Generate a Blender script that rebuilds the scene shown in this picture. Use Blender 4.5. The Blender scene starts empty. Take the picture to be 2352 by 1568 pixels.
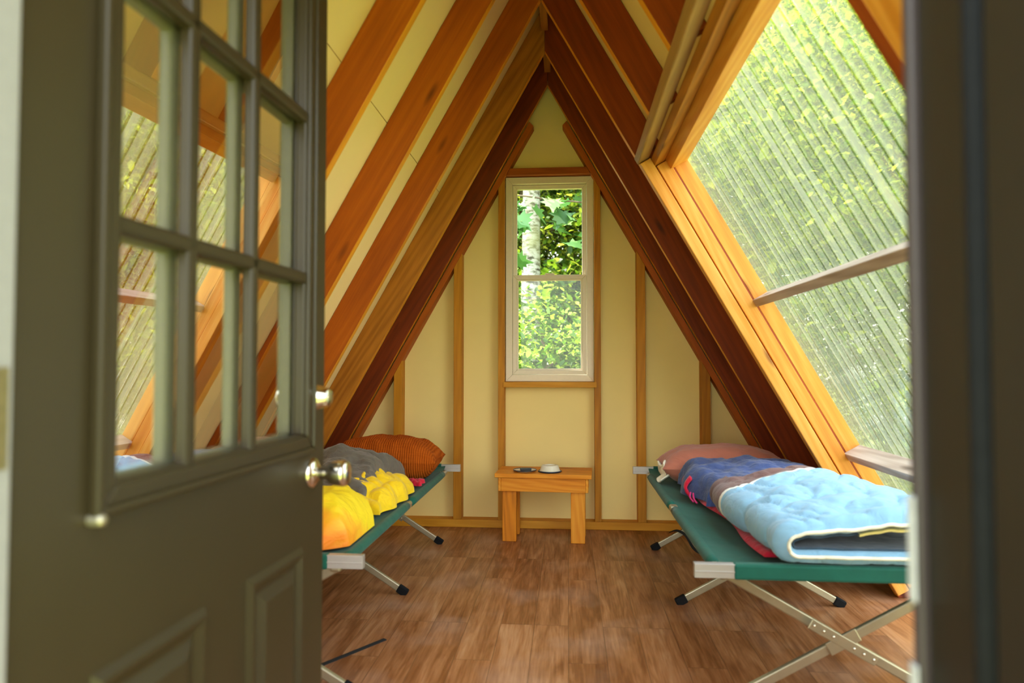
import bpy, math, random
import numpy as np
from mathutils import Vector, Matrix, noise as mnoise

random.seed(7)
rng = np.random.default_rng(11)
scene = bpy.context.scene
COL = scene.collection
PI = math.pi


def V(*a):
    return Vector(a)


def srgb(r, g, b, a=1.0):
    f = lambda c: (c / 255 / 12.92) if c / 255 <= 0.04045 else ((c / 255 + 0.055) / 1.055) ** 2.4
    return (f(r), f(g), f(b), a)


# ------------------------------------------------------------------ camera
F_PX, W_PX, H_PX = 1568.0, 2352.0, 1568.0
EYE = V(0, 0, 1.04)
yaw = math.atan((1304 - 1176) / F_PX)
pitch = math.atan((836 - 784) / F_PX * math.cos(yaw))
fw = V(-math.sin(yaw) * math.cos(pitch), math.cos(yaw) * math.cos(pitch), math.sin(pitch))
rt = V(math.cos(yaw), math.sin(yaw), 0)
up = rt.cross(fw)
cam_d = bpy.data.cameras.new('camera')
cam = bpy.data.objects.new('camera', cam_d)
COL.objects.link(cam)
M = Matrix((rt, up, -fw)).transposed().to_4x4()
M.translation = EYE
cam.matrix_world = M
cam_d.sensor_width = 36
cam_d.lens = 36 * F_PX / W_PX
cam_d.clip_start = 0.02
cam_d.clip_end = 300
cam_d.dof.use_dof = True
cam_d.dof.focus_distance = 4.15
cam_d.dof.aperture_fstop = 2.2
scene.camera = cam

# ------------------------------------------------------------------ node helpers


class NT:
    def __init__(self, name):
        self.m = bpy.data.materials.new(name)
        self.m.use_nodes = True
        self.t = self.m.node_tree
        self.t.nodes.clear()
        self.out = self.t.nodes.new('ShaderNodeOutputMaterial')

    def n(self, typ, ins=None, **props):
        nd = self.t.nodes.new('ShaderNode' + typ)
        for k, v in props.items():
            setattr(nd, k, v)
        for k, v in (ins or {}).items():
            if isinstance(v, bpy.types.NodeSocket):
                self.t.links.new(v, nd.inputs[k])
            else:
                nd.inputs[k].default_value = v
        return nd

    def math(self, op, a, b=0.0, c=None):
        ins = {0: a, 1: b}
        if c is not None:
            ins[2] = c
        return self.n('Math', ins, operation=op).outputs[0]

    def ramp(self, fac, stops, interp='LINEAR'):
        nd = self.n('ValToRGB', {0: fac})
        cr = nd.color_ramp
        cr.interpolation = interp
        while len(cr.elements) < len(stops):
            cr.elements.new(0.5)
        for e, (p, c) in zip(cr.elements, stops):
            e.position = p
            e.color = c if len(c) == 4 else (*c, 1)
        return nd.outputs[0]

    def mix(self, fac, a, b, blend='MIX'):
        nd = self.n('Mix', None, data_type='RGBA', blend_type=blend)
        for idx, v in ((0, fac), (6, a), (7, b)):
            if isinstance(v, bpy.types.NodeSocket):
                self.t.links.new(v, nd.inputs[idx])
            else:
                nd.inputs[idx].default_value = v
        return nd.outputs[2]

    def attr(self, name):
        return self.n('Attribute', None, attribute_name=name)

    def surf(self, sock):
        self.t.links.new(sock, self.out.inputs[0])
        return self.m

    def bsdf(self, **ins):
        return self.n('BsdfPrincipled', {k.replace('_', ' '): v for k, v in ins.items()})


def scl(nt, vec, x, y, z):
    return nt.n('Mapping', {'Vector': vec, 'Scale': (x, y, z)}).outputs[0]


def bump(nt, h, strength=0.3, dist=0.01):
    return nt.n('Bump', {'Height': h, 'Strength': strength, 'Distance': dist}).outputs[0]


def wood(name, dark, mid, light, rough=0.55, grain=1.0, knots=True, wave=1.0):
    nt = NT(name)
    g = nt.attr('g').outputs['Vector']
    tone = nt.attr('tone').outputs['Fac']
    n0 = nt.n('TexNoise', {'Vector': scl(nt, g, 0.9, 5, 5), 'Scale': 2.0, 'Detail': 2.0}).outputs['Fac']
    wv = nt.n('TexWave', {'Vector': scl(nt, g, 0.10, 1, 1), 'Scale': 14.0 * grain, 'Distortion': 9.0, 'Detail': 2.0,
                          'Detail Scale': 0.7, 'Detail Roughness': 0.5}, wave_type='BANDS', bands_direction='DIAGONAL').outputs['Fac']
    fine = nt.n('TexNoise', {'Vector': scl(nt, g, 4, 160, 160), 'Scale': 1.0, 'Detail': 2.0}).outputs['Fac']
    f = nt.math('MULTIPLY_ADD', wv, 0.20 * wave, nt.math('MULTIPLY_ADD', n0, 0.62, nt.math('MULTIPLY_ADD', fine, 0.26, 0.08)))
    f = nt.math('ADD', f, nt.math('MULTIPLY_ADD', tone, 0.5, -0.36))
    col = nt.ramp(f, [(0.12, dark), (0.5, mid), (0.85, light)])
    if knots:
        vo = nt.n('TexVoronoi', {'Vector': scl(nt, g, 2.2, 9, 9), 'Scale': 1.0, 'Randomness': 1.0}, feature='F1').outputs['Distance']
        k = nt.n('MapRange', {0: vo, 1: 0.05, 2: 0.15, 3: 1.0, 4: 0.0}).outputs[0]
        col = nt.mix(nt.math('MULTIPLY', k, 0.75), col, (dark[0] * 0.35, dark[1] * 0.3, dark[2] * 0.3, 1))
    bs = nt.bsdf(Base_Color=col, Roughness=rough, Normal=bump(nt, fine, 0.15, 0.002))
    bs.inputs['Specular IOR Level'].default_value = 0.3
    return nt.surf(bs.outputs[0])


def plain(name, col, rough=0.6, metal=0.0, noise_scale=60.0, var=0.12, bmp=0.0, spec=0.5, sheen=0.0):
    nt = NT(name)
    tc = nt.n('TexCoord').outputs['Object']
    nz = nt.n('TexNoise', {'Vector': tc, 'Scale': noise_scale, 'Detail': 3.0}).outputs['Fac']
    lo = tuple(c * (1 - var) for c in col[:3]) + (1,)
    hi = tuple(min(1, c * (1 + var)) for c in col[:3]) + (1,)
    c = nt.ramp(nz, [(0.3, lo), (0.7, hi)])
    ins = dict(Base_Color=c, Roughness=rough, Metallic=metal)
    if bmp:
        ins['Normal'] = bump(nt, nz, bmp, 0.004)
    bs = nt.bsdf(**ins)
    bs.inputs['Specular IOR Level'].default_value = spec
    if sheen:
        bs.inputs['Sheen Weight'].default_value = sheen
    return nt.surf(bs.outputs[0])


def fabric(name, col, rough=0.85, crease=0.5, cscale=14.0, var=0.15, sheen=0.2, weave=900.0):
    """cloth: soft creases from stretched noise, fine weave"""
    nt = NT(name)
    tc = nt.n('TexCoord').outputs['Object']
    n1 = nt.n('TexNoise', {'Vector': tc, 'Scale': cscale, 'Detail': 4.0, 'Distortion': 1.2}).outputs['Fac']
    n2 = nt.n('TexNoise', {'Vector': tc, 'Scale': weave * 0.4, 'Detail': 1.0}).outputs['Fac']
    lo = tuple(c * (1 - var) for c in col[:3]) + (1,)
    hi = tuple(min(1, c * (1 + var)) for c in col[:3]) + (1,)
    c = nt.ramp(n1, [(0.3, lo), (0.7, hi)])
    h = nt.math('MULTIPLY_ADD', n2, 0.04, n1)
    bs = nt.bsdf(Base_Color=c, Roughness=rough, Normal=bump(nt, h, crease, 0.02))
    bs.inputs['Sheen Weight'].default_value = sheen
    bs.inputs['Specular IOR Level'].default_value = 0.25
    return nt.surf(bs.outputs[0])


# ------------------------------------------------------------------ materials
M_FIR = wood('fir', srgb(140, 62, 4), srgb(182, 92, 8), srgb(210, 122, 26), wave=0.45)
M_FIR_RED = wood('fir_red', srgb(96, 34, 2), srgb(136, 54, 6), srgb(166, 76, 14), wave=0.5)
M_FIR_PALE = wood('fir_pale', srgb(140, 82, 14), srgb(186, 118, 32), srgb(214, 152, 62), wave=0.8)
M_PLANK = wood('new_lumber', srgb(170, 92, 22), srgb(208, 136, 48), srgb(230, 172, 88), wave=0.6)
M_EDGE = wood('lit_edge', srgb(190, 116, 14), srgb(226, 150, 26), srgb(240, 176, 60), wave=0.5)  # brighter wood, the light on rafter undersides is put into the colour
M_BEAM = wood('old_beam', srgb(130, 92, 46), srgb(168, 126, 72), srgb(194, 152, 100), wave=0.5)
M_STUD = wood('stud', srgb(156, 96, 10), srgb(200, 134, 24), srgb(222, 160, 48), knots=False, wave=0.5)
M_TABLE = wood('table_pine', srgb(158, 84, 6), srgb(212, 128, 20), srgb(232, 160, 52), grain=1.5, wave=0.8)
M_WEATHER = wood('weathered_lumber', srgb(132, 108, 92), srgb(178, 156, 142), srgb(210, 192, 180))
M_SHEATH = plain('cream_board', srgb(243, 217, 156), 0.75, noise_scale=5.0, var=0.012, spec=0.2)
M_GABLE = plain('gable_board', srgb(246, 222, 148), 0.75, noise_scale=5.0, var=0.012, spec=0.2)
M_GROOVE = plain('groove', srgb(110, 95, 60), 0.9)
M_VINYL = plain('window_vinyl', srgb(232, 220, 200), 0.4, var=0.02)
M_WHITE = plain('white_paint', srgb(225, 230, 228), 0.5, var=0.03)
M_DOOR = plain('door_paint', srgb(54, 45, 27), 0.40, var=0.05, noise_scale=5.0, spec=0.35)
M_JAMB = plain('jamb_paint', srgb(26, 21, 15), 0.45, var=0.06, noise_scale=8.0)
M_JAMB_EDGE = plain('jamb_edge', srgb(58, 47, 49), 0.5, var=0.05)
M_RUBBER = plain('black_rubber', srgb(20, 20, 22), 0.8, spec=0.15)
M_SILVER = plain('aluminium', srgb(172, 163, 138), 0.38, metal=0.75, noise_scale=20, var=0.06)
M_BARSILVER = plain('brushed_aluminium', srgb(186, 181, 178), 0.42, metal=0.6, noise_scale=20, var=0.05)
M_NICKEL = plain('nickel', srgb(222, 214, 200), 0.18, metal=1.0, var=0.02)
M_JWHITE = plain('jamb_white', srgb(150, 147, 146), 0.6, var=0.03)
M_STRIKE = plain('strike_steel', srgb(170, 168, 170), 0.5)
M_BRASS = plain('hinge_metal', srgb(128, 116, 80), 0.5, metal=0.5)
M_CANVAS = fabric('green_canvas', srgb(16, 84, 70), 0.7, crease=0.12, cscale=9, var=0.1, sheen=0.1)
M_PINK = fabric('dusty_pink_cotton', srgb(184, 112, 92), crease=0.35, cscale=11, var=0.06)
M_CREAM_CLOTH = fabric('cream_cloth', srgb(232, 226, 206), crease=0.4)
M_NAVY = fabric('navy_cotton', srgb(60, 76, 126), crease=0.5, cscale=16, var=0.12)
M_CRIMSON = fabric('crimson_cloth', srgb(196, 20, 52), crease=0.4, var=0.12)
M_SKY = fabric('light_blue_quilt', srgb(136, 178, 208), crease=0.5, cscale=13, var=0.05)
M_BROWNBAND = fabric('brown_fleece', srgb(112, 78, 74), crease=0.4, var=0.1)
M_WHITEBAND = fabric('white_trim', srgb(236, 234, 226), crease=0.2, var=0.03)
M_SLATE = fabric('shadowed_lining', srgb(52, 72, 92), crease=0.3)  # dark slate paints the shadow inside the folded quilt
M_ORANGE = fabric('orange_lining', srgb(238, 150, 30), crease=0.3, var=0.06)
M_PALEYEL = fabric('pale_yellow_lining', srgb(214, 196, 120), crease=0.3, var=0.06)
M_GREY = fabric('grey_nylon', srgb(96, 90, 84), 0.5, crease=0.6, cscale=16, var=0.1)
M_YELLOW = fabric('yellow_nylon', srgb(240, 200, 4), 0.55, crease=0.6, cscale=18, var=0.06)
M_ENAMEL = plain('white_enamel', srgb(228, 224, 206), 0.25, var=0.03)
M_RIM = plain('navy_rim', srgb(30, 40, 62), 0.3)
M_TIN = plain('dark_tin', srgb(48, 54, 56), 0.4)
M_STRAP = plain('black_webbing', srgb(24, 24, 26), 0.8)


def mat_corduroy():
    nt = NT('rust_corduroy')
    tc = nt.n('TexCoord').outputs['Object']
    wv = nt.n('TexWave', {'Vector': tc, 'Scale': 26.0, 'Distortion': 1.6, 'Detail': 1.0, 'Detail Scale': 1.0}, wave_type='BANDS', bands_direction='X').outputs['Fac']
    n1 = nt.n('TexNoise', {'Vector': tc, 'Scale': 7.0, 'Detail': 3.0}).outputs['Fac']
    n2 = nt.n('TexNoise', {'Vector': scl(nt, tc, 1, 8, 8), 'Scale': 16.0, 'Detail': 3.0}).outputs['Fac']
    f = nt.math('MULTIPLY_ADD', wv, 0.35, nt.math('MULTIPLY_ADD', n1, 0.4, nt.math('MULTIPLY', n2, 0.35)))
    c = nt.ramp(f, [(0.25, srgb(140, 58, 4)), (0.85, srgb(196, 98, 26))])
    bs = nt.bsdf(Base_Color=c, Roughness=0.9, Normal=bump(nt, f, 0.5, 0.012))
    bs.inputs['Specular IOR Level'].default_value = 0.1
    return nt.surf(bs.outputs[0])


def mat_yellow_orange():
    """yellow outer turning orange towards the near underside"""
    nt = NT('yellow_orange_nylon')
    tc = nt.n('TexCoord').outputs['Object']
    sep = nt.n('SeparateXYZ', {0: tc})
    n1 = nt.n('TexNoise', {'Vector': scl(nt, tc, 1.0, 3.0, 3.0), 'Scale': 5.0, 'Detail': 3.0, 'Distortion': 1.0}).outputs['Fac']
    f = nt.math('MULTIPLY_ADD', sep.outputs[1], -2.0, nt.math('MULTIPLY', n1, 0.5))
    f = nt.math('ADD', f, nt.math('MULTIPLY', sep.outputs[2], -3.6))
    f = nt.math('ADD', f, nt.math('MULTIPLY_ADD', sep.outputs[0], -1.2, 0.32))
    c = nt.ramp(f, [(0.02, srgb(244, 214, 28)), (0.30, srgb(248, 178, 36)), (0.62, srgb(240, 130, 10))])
    bs = nt.bsdf(Base_Color=c, Roughness=0.6, Normal=bump(nt, n1, 0.5, 0.02))
    return nt.surf(bs.outputs[0])


def mat_floor():
    nt = NT('vinyl_plank')
    tc = nt.n('TexCoord').outputs['Object']
    sep = nt.n('SeparateXYZ', {0: tc})
    sw = nt.n('CombineXYZ', {0: sep.outputs[1], 1: sep.outputs[0], 2: 0.0}).outputs[0]
    br = nt.n('TexBrick', {'Vector': sw, 'Color1': (0, 0, 0, 1), 'Color2': (1, 1, 1, 1), 'Mortar': (0.5, 0.5, 0.5, 1), 'Scale': 1.0,
                           'Mortar Size': 0.0012, 'Mortar Smooth': 0.1, 'Bias': 0.0, 'Brick Width': 0.92, 'Row Height': 0.135})
    br.offset = 0.37
    br.offset_frequency = 3
    tone = br.outputs['Color']
    # shift the grain per plank
    sh = nt.n('VectorMath', {0: sw, 1: nt.n('VectorMath', {0: tone, 1: (7.0, 3.0, 5.0)}, operation='MULTIPLY').outputs[0]}, operation='ADD').outputs[0]
    g1 = nt.n('TexNoise', {'Vector': scl(nt, sh, 1.3, 9, 1), 'Scale': 2.2, 'Detail': 5.0, 'Distortion': 0.9}).outputs['Fac']
    g2 = nt.n('TexNoise', {'Vector': scl(nt, sh, 3.0, 60, 1), 'Scale': 2.0, 'Detail': 4.0, 'Distortion': 0.4}).outputs['Fac']
    g3 = nt.n('TexNoise', {'Vector': tc, 'Scale': 3.0, 'Detail': 4.0}).outputs['Fac']
    f = nt.math('MULTIPLY_ADD', g1, 0.55, nt.math('MULTIPLY', g2, 0.38))
    f = nt.math('ADD', f, nt.math('MULTIPLY_ADD', nt.n('SeparateColor', {0: tone}).outputs[0], 0.14, -0.04))
    c = nt.ramp(f, [(0.22, srgb(88, 46, 20)), (0.42, srgb(134, 80, 42)), (0.58, srgb(168, 112, 72)), (0.78, srgb(198, 150, 112))])
    worn = nt.n('MapRange', {0: g3, 1: 0.5, 2: 0.75, 3: 0.0, 4: 0.35}).outputs[0]
    c = nt.mix(worn, c, srgb(196, 164, 146))
    c = nt.mix(nt.math('MULTIPLY', br.outputs['Fac'], 0.6), c, srgb(50, 30, 18))
    ro = nt.n('MapRange', {0: g1, 1: 0.2, 2: 0.8, 3: 0.46, 4: 0.28}).outputs[0]
    bs = nt.bsdf(Base_Color=c, Roughness=ro, Normal=bump(nt, g2, 0.12, 0.003))
    bs.inputs['Specular IOR Level'].default_value = 0.45
    return nt.surf(bs.outputs[0])


def mat_glass(name, ior=1.5, tint=(0.97, 0.99, 0.97, 1), rough=0.0, boost=1.0):
    nt = NT(name)
    tr = nt.n('BsdfTransparent', {0: tint})
    gl = nt.n('BsdfGlossy', {'Color': (1, 1, 1, 1), 'Roughness': rough})
    bf = nt.n('NewGeometry').outputs['Backfacing']
    fr = nt.n('Fresnel', {'IOR': nt.n('MapRange', {0: bf, 1: 0.0, 2: 1.0, 3: ior, 4: 1.0 / ior}).outputs[0]}).outputs[0]
    fr = nt.math('MINIMUM', nt.math('MULTIPLY', fr, boost), 1.0)
    mx = nt.n('MixShader', {0: fr, 1: tr.outputs[0], 2: gl.outputs[0]})
    return nt.surf(mx.outputs[0])


def mat_polycarb():
    """clear corrugated polycarbonate: mostly see-through, hazy where it turns away"""
    nt = NT('corrugated_polycarbonate')
    tr = nt.n('BsdfTransparent', {0: (0.95, 0.97, 0.92, 1)})
    rf = nt.n('BsdfRefraction', {'Color': (0.96, 0.98, 0.92, 1), 'Roughness': 0.01, 'IOR': 1.09})
    a = nt.n('MixShader', {0: 0.5, 1: tr.outputs[0], 2: rf.outputs[0]})
    tl = nt.n('BsdfTranslucent', {0: (0.38, 0.39, 0.27, 1)})
    gl = nt.n('BsdfGlossy', {'Color': (1, 1, 1, 1), 'Roughness': 0.08})
    hz = nt.n('MixShader', {0: 0.22, 1: tl.outputs[0], 2: gl.outputs[0]})
    lw = nt.n('LayerWeight', {0: 0.5}).outputs['Facing']
    fac = nt.n('MapRange', {0: lw, 1: 0.50, 2: 0.98, 3: 0.04, 4: 0.75}).outputs[0]
    sp = nt.n('SeparateXYZ', {0: nt.n('TexCoord').outputs['Object']})
    band = nt.math('MULTIPLY_ADD', nt.math('SINE', nt.math('MULTIPLY', sp.outputs[1], 2 * PI / 0.066)), 0.5, 0.5)
    band = nt.n('MapRange', {0: band, 1: 0.42, 2: 0.66, 3: 0.0, 4: 1.0}, interpolation_type='SMOOTHSTEP').outputs[0]
    irr = nt.n('TexNoise', {'W': nt.math('MULTIPLY', sp.outputs[1], 11.0), 'Scale': 1.0, 'Detail': 2.0}, noise_dimensions='1D').outputs['Fac']
    irr = nt.n('MapRange', {0: irr, 1: 0.3, 2: 0.7, 3: 0.26, 4: 0.68}).outputs[0]
    fac = nt.math('MAXIMUM', nt.math('MULTIPLY', fac, 0.75), nt.math('MULTIPLY', band, irr))
    mx = nt.n('MixShader', {0: fac, 1: a.outputs[0], 2: hz.outputs[0]})
    return nt.surf(mx.outputs[0])


def mat_leaf(name, c_dark, c_mid, c_light, tr=0.45):
    nt = NT(name)
    rnd = nt.n('NewGeometry').outputs['Random Per Island']
    oi = nt.n('ObjectInfo').outputs['Random']
    f = nt.math('MULTIPLY_ADD', oi, 0.25, nt.math('MULTIPLY', rnd, 0.8))
    K = 0.8
    c_dark, c_mid, c_light = [tuple(x * K for x in q[:3]) + (1,) for q in (c_dark, c_mid, c_light)]
    vd = tuple(x * 0.4 for x in c_dark[:3]) + (1,)
    c = nt.ramp(f, [(0.10, vd), (0.42, c_dark), (0.66, c_mid), (0.92, c_light)])
    df = nt.n('BsdfPrincipled', {'Base Color': c, 'Roughness': 0.45})
    c2 = nt.mix(0.5, c, (0.55, 0.8, 0.05, 1), 'MULTIPLY')
    tl = nt.n('BsdfTranslucent', {0: nt.n('HueSaturation', {'Hue': 0.49, 'Saturation': 1.0, 'Value': 1.6, 'Color': c}).outputs[0]})
    mx = nt.n('MixShader', {0: tr, 1: df.outputs[0], 2: tl.outputs[0]})
    return nt.surf(mx.outputs[0])


def mat_birch():
    nt = NT('birch_bark')
    tc = nt.n('TexCoord').outputs['Object']
    n1 = nt.n('TexNoise', {'Vector': scl(nt, tc, 1, 1, 2.6), 'Scale': 9.0, 'Detail': 6.0, 'Roughness': 0.7}).outputs['Fac']
    n2 = nt.n('TexNoise', {'Vector': tc, 'Scale': 3.0, 'Detail': 4.0}).outputs['Fac']
    c = nt.ramp(n1, [(0.38, srgb(44, 40, 30)), (0.45, srgb(100, 98, 84)), (0.53, srgb(160, 160, 154)), (0.7, srgb(184, 186, 184))])
    c = nt.mix(nt.n('MapRange', {0: n2, 1: 0.45, 2: 0.7, 3: 0.0, 4: 0.7}).outputs[0], c, srgb(140, 140, 100))
    bs = nt.bsdf(Base_Color=c, Roughness=0.8)
    return nt.surf(bs.outputs[0])


def mat_ground():
    nt = NT('forest_ground')
    tc = nt.n('TexCoord').outputs['Object']
    n1 = nt.n('TexNoise', {'Vector': tc, 'Scale': 1.4, 'Detail': 6.0, 'Roughness': 0.7}).outputs['Fac']
    n2 = nt.n('TexNoise', {'Vector': tc, 'Scale': 22.0, 'Detail': 4.0}).outputs['Fac']
    f = nt.math('MULTIPLY_ADD', n1, 0.6, nt.math('MULTIPLY', n2, 0.4))
    c = nt.ramp(f, [(0.3, srgb(66, 82, 26)), (0.45, srgb(110, 130, 44)), (0.55, srgb(160, 166, 80)), (0.7, srgb(206, 198, 136))])
    return nt.surf(nt.bsdf(Base_Color=c, Roughness=0.9).outputs[0])


M_CORD = mat_corduroy()
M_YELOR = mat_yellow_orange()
M_FLOOR = mat_floor()
M_PANE = mat_glass('window_glass', 1.4)
M_DOORGLASS = mat_glass('door_glass', 2.0, (0.98, 0.985, 0.96, 1), boost=3.2)
M_INNER = plain('inner_frame_paint', srgb(146, 148, 126), 0.5, var=0.03)
M_POLY = mat_polycarb()
M_LEAF_A = mat_leaf('leaf_maple', srgb(44, 80, 18), srgb(120, 162, 44), srgb(228, 232, 80))
M_LEAF_B = mat_leaf('leaf_alder', srgb(34, 62, 16), srgb(100, 138, 40), srgb(214, 220, 74))
M_LEAF_C = mat_leaf('leaf_shrub', srgb(80, 124, 28), srgb(160, 194, 50), srgb(236, 240, 130))
M_LEAF_D = mat_leaf('leaf_sapling', srgb(70, 120, 60), srgb(104, 156, 84), srgb(150, 190, 120), tr=0.3)
M_BIRCH = mat_birch()
M_BARK = plain('brown_bark', srgb(98, 84, 66), 0.9, noise_scale=12, var=0.4, bmp=0.6)
M_GROUND = mat_ground()

# ------------------------------------------------------------------ mesh builder


class MB:
    """collects shapes into one mesh; g = board-local coordinates for the grain, tone = per-board tone"""

    def __init__(self):
        self.v, self.f, self.g, self.tone, self.sm = [], [], [], [], []

    def add(self, verts, faces, gf=None, smooth=False, tone=None):
        b = len(self.v)
        off = V(random.uniform(0, 40), random.uniform(0, 40), random.uniform(0, 40))
        t = random.random() if tone is None else tone
        for p in verts:
            p = V(*p)
            self.v.append(p)
            if gf:
                o, X, Y, Z = gf
                d = p - o
                self.g.append(V(d.dot(X), d.dot(Y), d.dot(Z)) + off)
            else:
                self.g.append(p + off)
            self.tone.append(t)
        for f in faces:
            self.f.append(tuple(b + i for i in f))
            self.sm.append(smooth)
        return self

    def box(self, c, size, X=V(1, 0, 0), Y=None, Z=None, grain='X', tone=None):
        """c = centre, size along X,Y,Z axes"""
        X = X.normalized()
        if Z is None:
            Z = V(0, 0, 1) if abs(X.z) < 0.99 else V(0, 1, 0)
        if Y is None:
            Y = Z.cross(X).normalized()
        Z = X.cross(Y).normalized()
        h = [s / 2 for s in size]
        vs = []
        for i in (-1, 1):
            for j in (-1, 1):
                for k in (-1, 1):
                    vs.append(c + X * h[0] * i + Y * h[1] * j + Z * h[2] * k)
        fs = [(0, 1, 3, 2), (4, 6, 7, 5), (0, 4, 5, 1), (2, 3, 7, 6), (0, 2, 6, 4), (1, 5, 7, 3)]
        ax = {'X': (X, Y, Z), 'Y': (Y, X, Z), 'Z': (Z, X, Y)}[grain]
        return self.add(vs, fs, (c, *ax), tone=tone)

    def b2(self, lo, hi, grain='X', tone=None):
        lo, hi = V(*lo), V(*hi)
        return self.box((lo + hi) / 2, tuple(hi - lo), grain=grain, tone=tone, Z=V(0, 0, 1))

    def prism(self, poly, y0, y1, along, tone=None):
        """poly: (x,z) points, extruded from y0 to y1; along = grain direction (x,z)"""
        n = len(poly)
        vs = [V(x, y0, z) for x, z in poly] + [V(x, y1, z) for x, z in poly]
        area = sum(poly[i][0] * poly[(i + 1) % n][1] - poly[(i + 1) % n][0] * poly[i][1] for i in range(n))
        fs = [tuple(range(n)), tuple(range(2 * n - 1, n - 1, -1))]
        for i in range(n):
            j = (i + 1) % n
            fs.append((i, i + n, j + n, j))
        if area < 0:
            fs = [tuple(reversed(f)) for f in fs]
        X = V(along[0], 0, along[1]).normalized()
        return self.add(vs, fs, (V(poly[0][0], y0, poly[0][1]), X, V(0, 1, 0), X.cross(V(0, 1, 0))), tone=tone)

    def tube(self, pts, r, seg=10, cap=True):
        pts = [V(*p) for p in pts]
        rs = r if isinstance(r, (list, tuple)) else [r] * len(pts)
        vs, fs = [], []
        ref = V(0, 0, 1)
        for i, p in enumerate(pts):
            t = (pts[min(i + 1, len(pts) - 1)] - pts[max(i - 1, 0)]).normalized()
            a = t.cross(ref if abs(t.z) < 0.95 else V(0, 1, 0)).normalized()
            b = t.cross(a)
            for k in range(seg):
                an = 2 * PI * k / seg
                vs.append(p + (a * math.cos(an) + b * math.sin(an)) * rs[i])
        for i in range(len(pts) - 1):
            for k in range(seg):
                k2 = (k + 1) % seg
                fs.append((i * seg + k, (i + 1) * seg + k, (i + 1) * seg + k2, i * seg + k2))
        if cap:
            fs.append(tuple(range(seg)))
            fs.append(tuple((len(pts) - 1) * seg + k for k in reversed(range(seg))))
        return self.add(vs, fs, None, smooth=True)

    def lathe(self, prof, o, ax=V(0, 0, 1), seg=32):
        """prof: (radius, height) along ax from o"""
        ax = ax.normalized()
        a = ax.cross(V(1, 0, 0) if abs(ax.x) < 0.9 else V(0, 1, 0)).normalized()
        b = ax.cross(a)
        vs, fs = [], []
        for r, h in prof:
            for k in range(seg):
                an = 2 * PI * k / seg
                vs.append(o + ax * h + (a * math.cos(an) + b * math.sin(an)) * max(r, 1e-5))
        for i in range(len(prof) - 1):
            for k in range(seg):
                k2 = (k + 1) % seg
                fs.append((i * seg + k, i * seg + k2, (i + 1) * seg + k2, (i + 1) * seg + k))
        return self.add(vs, fs, None, smooth=True)

    def grid(self, fn, nu, nv, closed_u=False, smooth=True):
        vs = [V(*fn(i / (nu if closed_u else nu - 1), j / (nv - 1))) for j in range(nv) for i in range(nu)]
        fs = []
        for j in range(nv - 1):
            for i in range(nu if closed_u else nu - 1):
                i2 = (i + 1) % nu
                fs.append((j * nu + i, j * nu + i2, (j + 1) * nu + i2, (j + 1) * nu + i))
        return self.add(vs, fs, None, smooth=smooth)

    def ring(self, o, S, U, N, s0, s1, z0, z1, w, depth, n0=0.0, bev=0.0):
        """rectangular frame in the S,U plane (four mitred bars), raised along N"""
        def bar(p, q, r, t):
            lo = [o + S * a + U * b + N * n0 for a, b in (p, q, r, t)]
            if bev:
                cx = sum((a for a, b in (p, q, r, t))) / 4
            hi = [x + N * depth for x in lo]
            self.add(lo + hi, [(3, 2, 1, 0), (4, 5, 6, 7), (0, 1, 5, 4), (1, 2, 6, 5), (2, 3, 7, 6), (3, 0, 4, 7)])
        bar((s0, z0), (s1, z0), (s1 - w, z0 + w), (s0 + w, z0 + w))
        bar((s1, z0), (s1, z1), (s1 - w, z1 - w), (s1 - w, z0 + w))
        bar((s1, z1), (s0, z1), (s0 + w, z1 - w), (s1 - w, z1 - w))
        bar((s0, z1), (s0, z0), (s0 + w, z0 + w), (s0 + w, z1 - w))
        return self

    def build(self, name, mat, parent=None, base=None, bevel=0.0, subsurf=0, solidify=0.0, kind=None):
        base = V(0, 0, 0) if base is None else V(*base)
        if parent is not None:
            base = parent['_b'] if False else Vector(BASE[parent.name])
        me = bpy.data.meshes.new(name)
        me.from_pydata([tuple(p - base) for p in self.v], [], self.f)
        me.polygons.foreach_set('use_smooth', self.sm)
        at = me.attributes.new('g', 'FLOAT_VECTOR', 'POINT')
        at.data.foreach_set('vector', [c for p in self.g for c in p])
        at = me.attributes.new('tone', 'FLOAT', 'POINT')
        at.data.foreach_set('value', self.tone)
        me.materials.append(mat)
        me.update()
        o = bpy.data.objects.new(name, me)
        COL.objects.link(o)
        BASE[o.name] = tuple(base)
        if parent is not None:
            o.parent = parent
        else:
            o.location = base
        if solidify:
            m = o.modifiers.new('solid', 'SOLIDIFY')
            m.thickness = solidify
            m.offset = 0
        if subsurf:
            m = o.modifiers.new('sub', 'SUBSURF')
            m.levels = m.render_levels = subsurf
        if bevel:
            m = o.modifiers.new('bevel', 'BEVEL')
            m.width = bevel
            m.segments = 2
            m.limit_method = 'ANGLE'
        if kind:
            o['kind'] = kind
        return o


BASE = {}


def tag(o, label, cat, group=None, kind=None):
    o['label'] = label
    o['category'] = cat
    if group:
        o['group'] = group
    if kind:
        o['kind'] = kind
    return o


def thing(name, base, label, cat, group=None, kind=None):
    o = bpy.data.objects.new(name, None)
    o.empty_display_size = 0.1
    COL.objects.link(o)
    o.location = base
    BASE[o.name] = tuple(base)
    return tag(o, label, cat, group, kind)


def struct(mb, name, mat, label, cat, **k):
    return tag(mb.build(name, mat, **k), label, cat, kind='structure')


def fbm(x, y, z=0.0, oct=3):
    return mnoise.fractal(V(x, y, z), 0.8, 2.0, oct)


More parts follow.
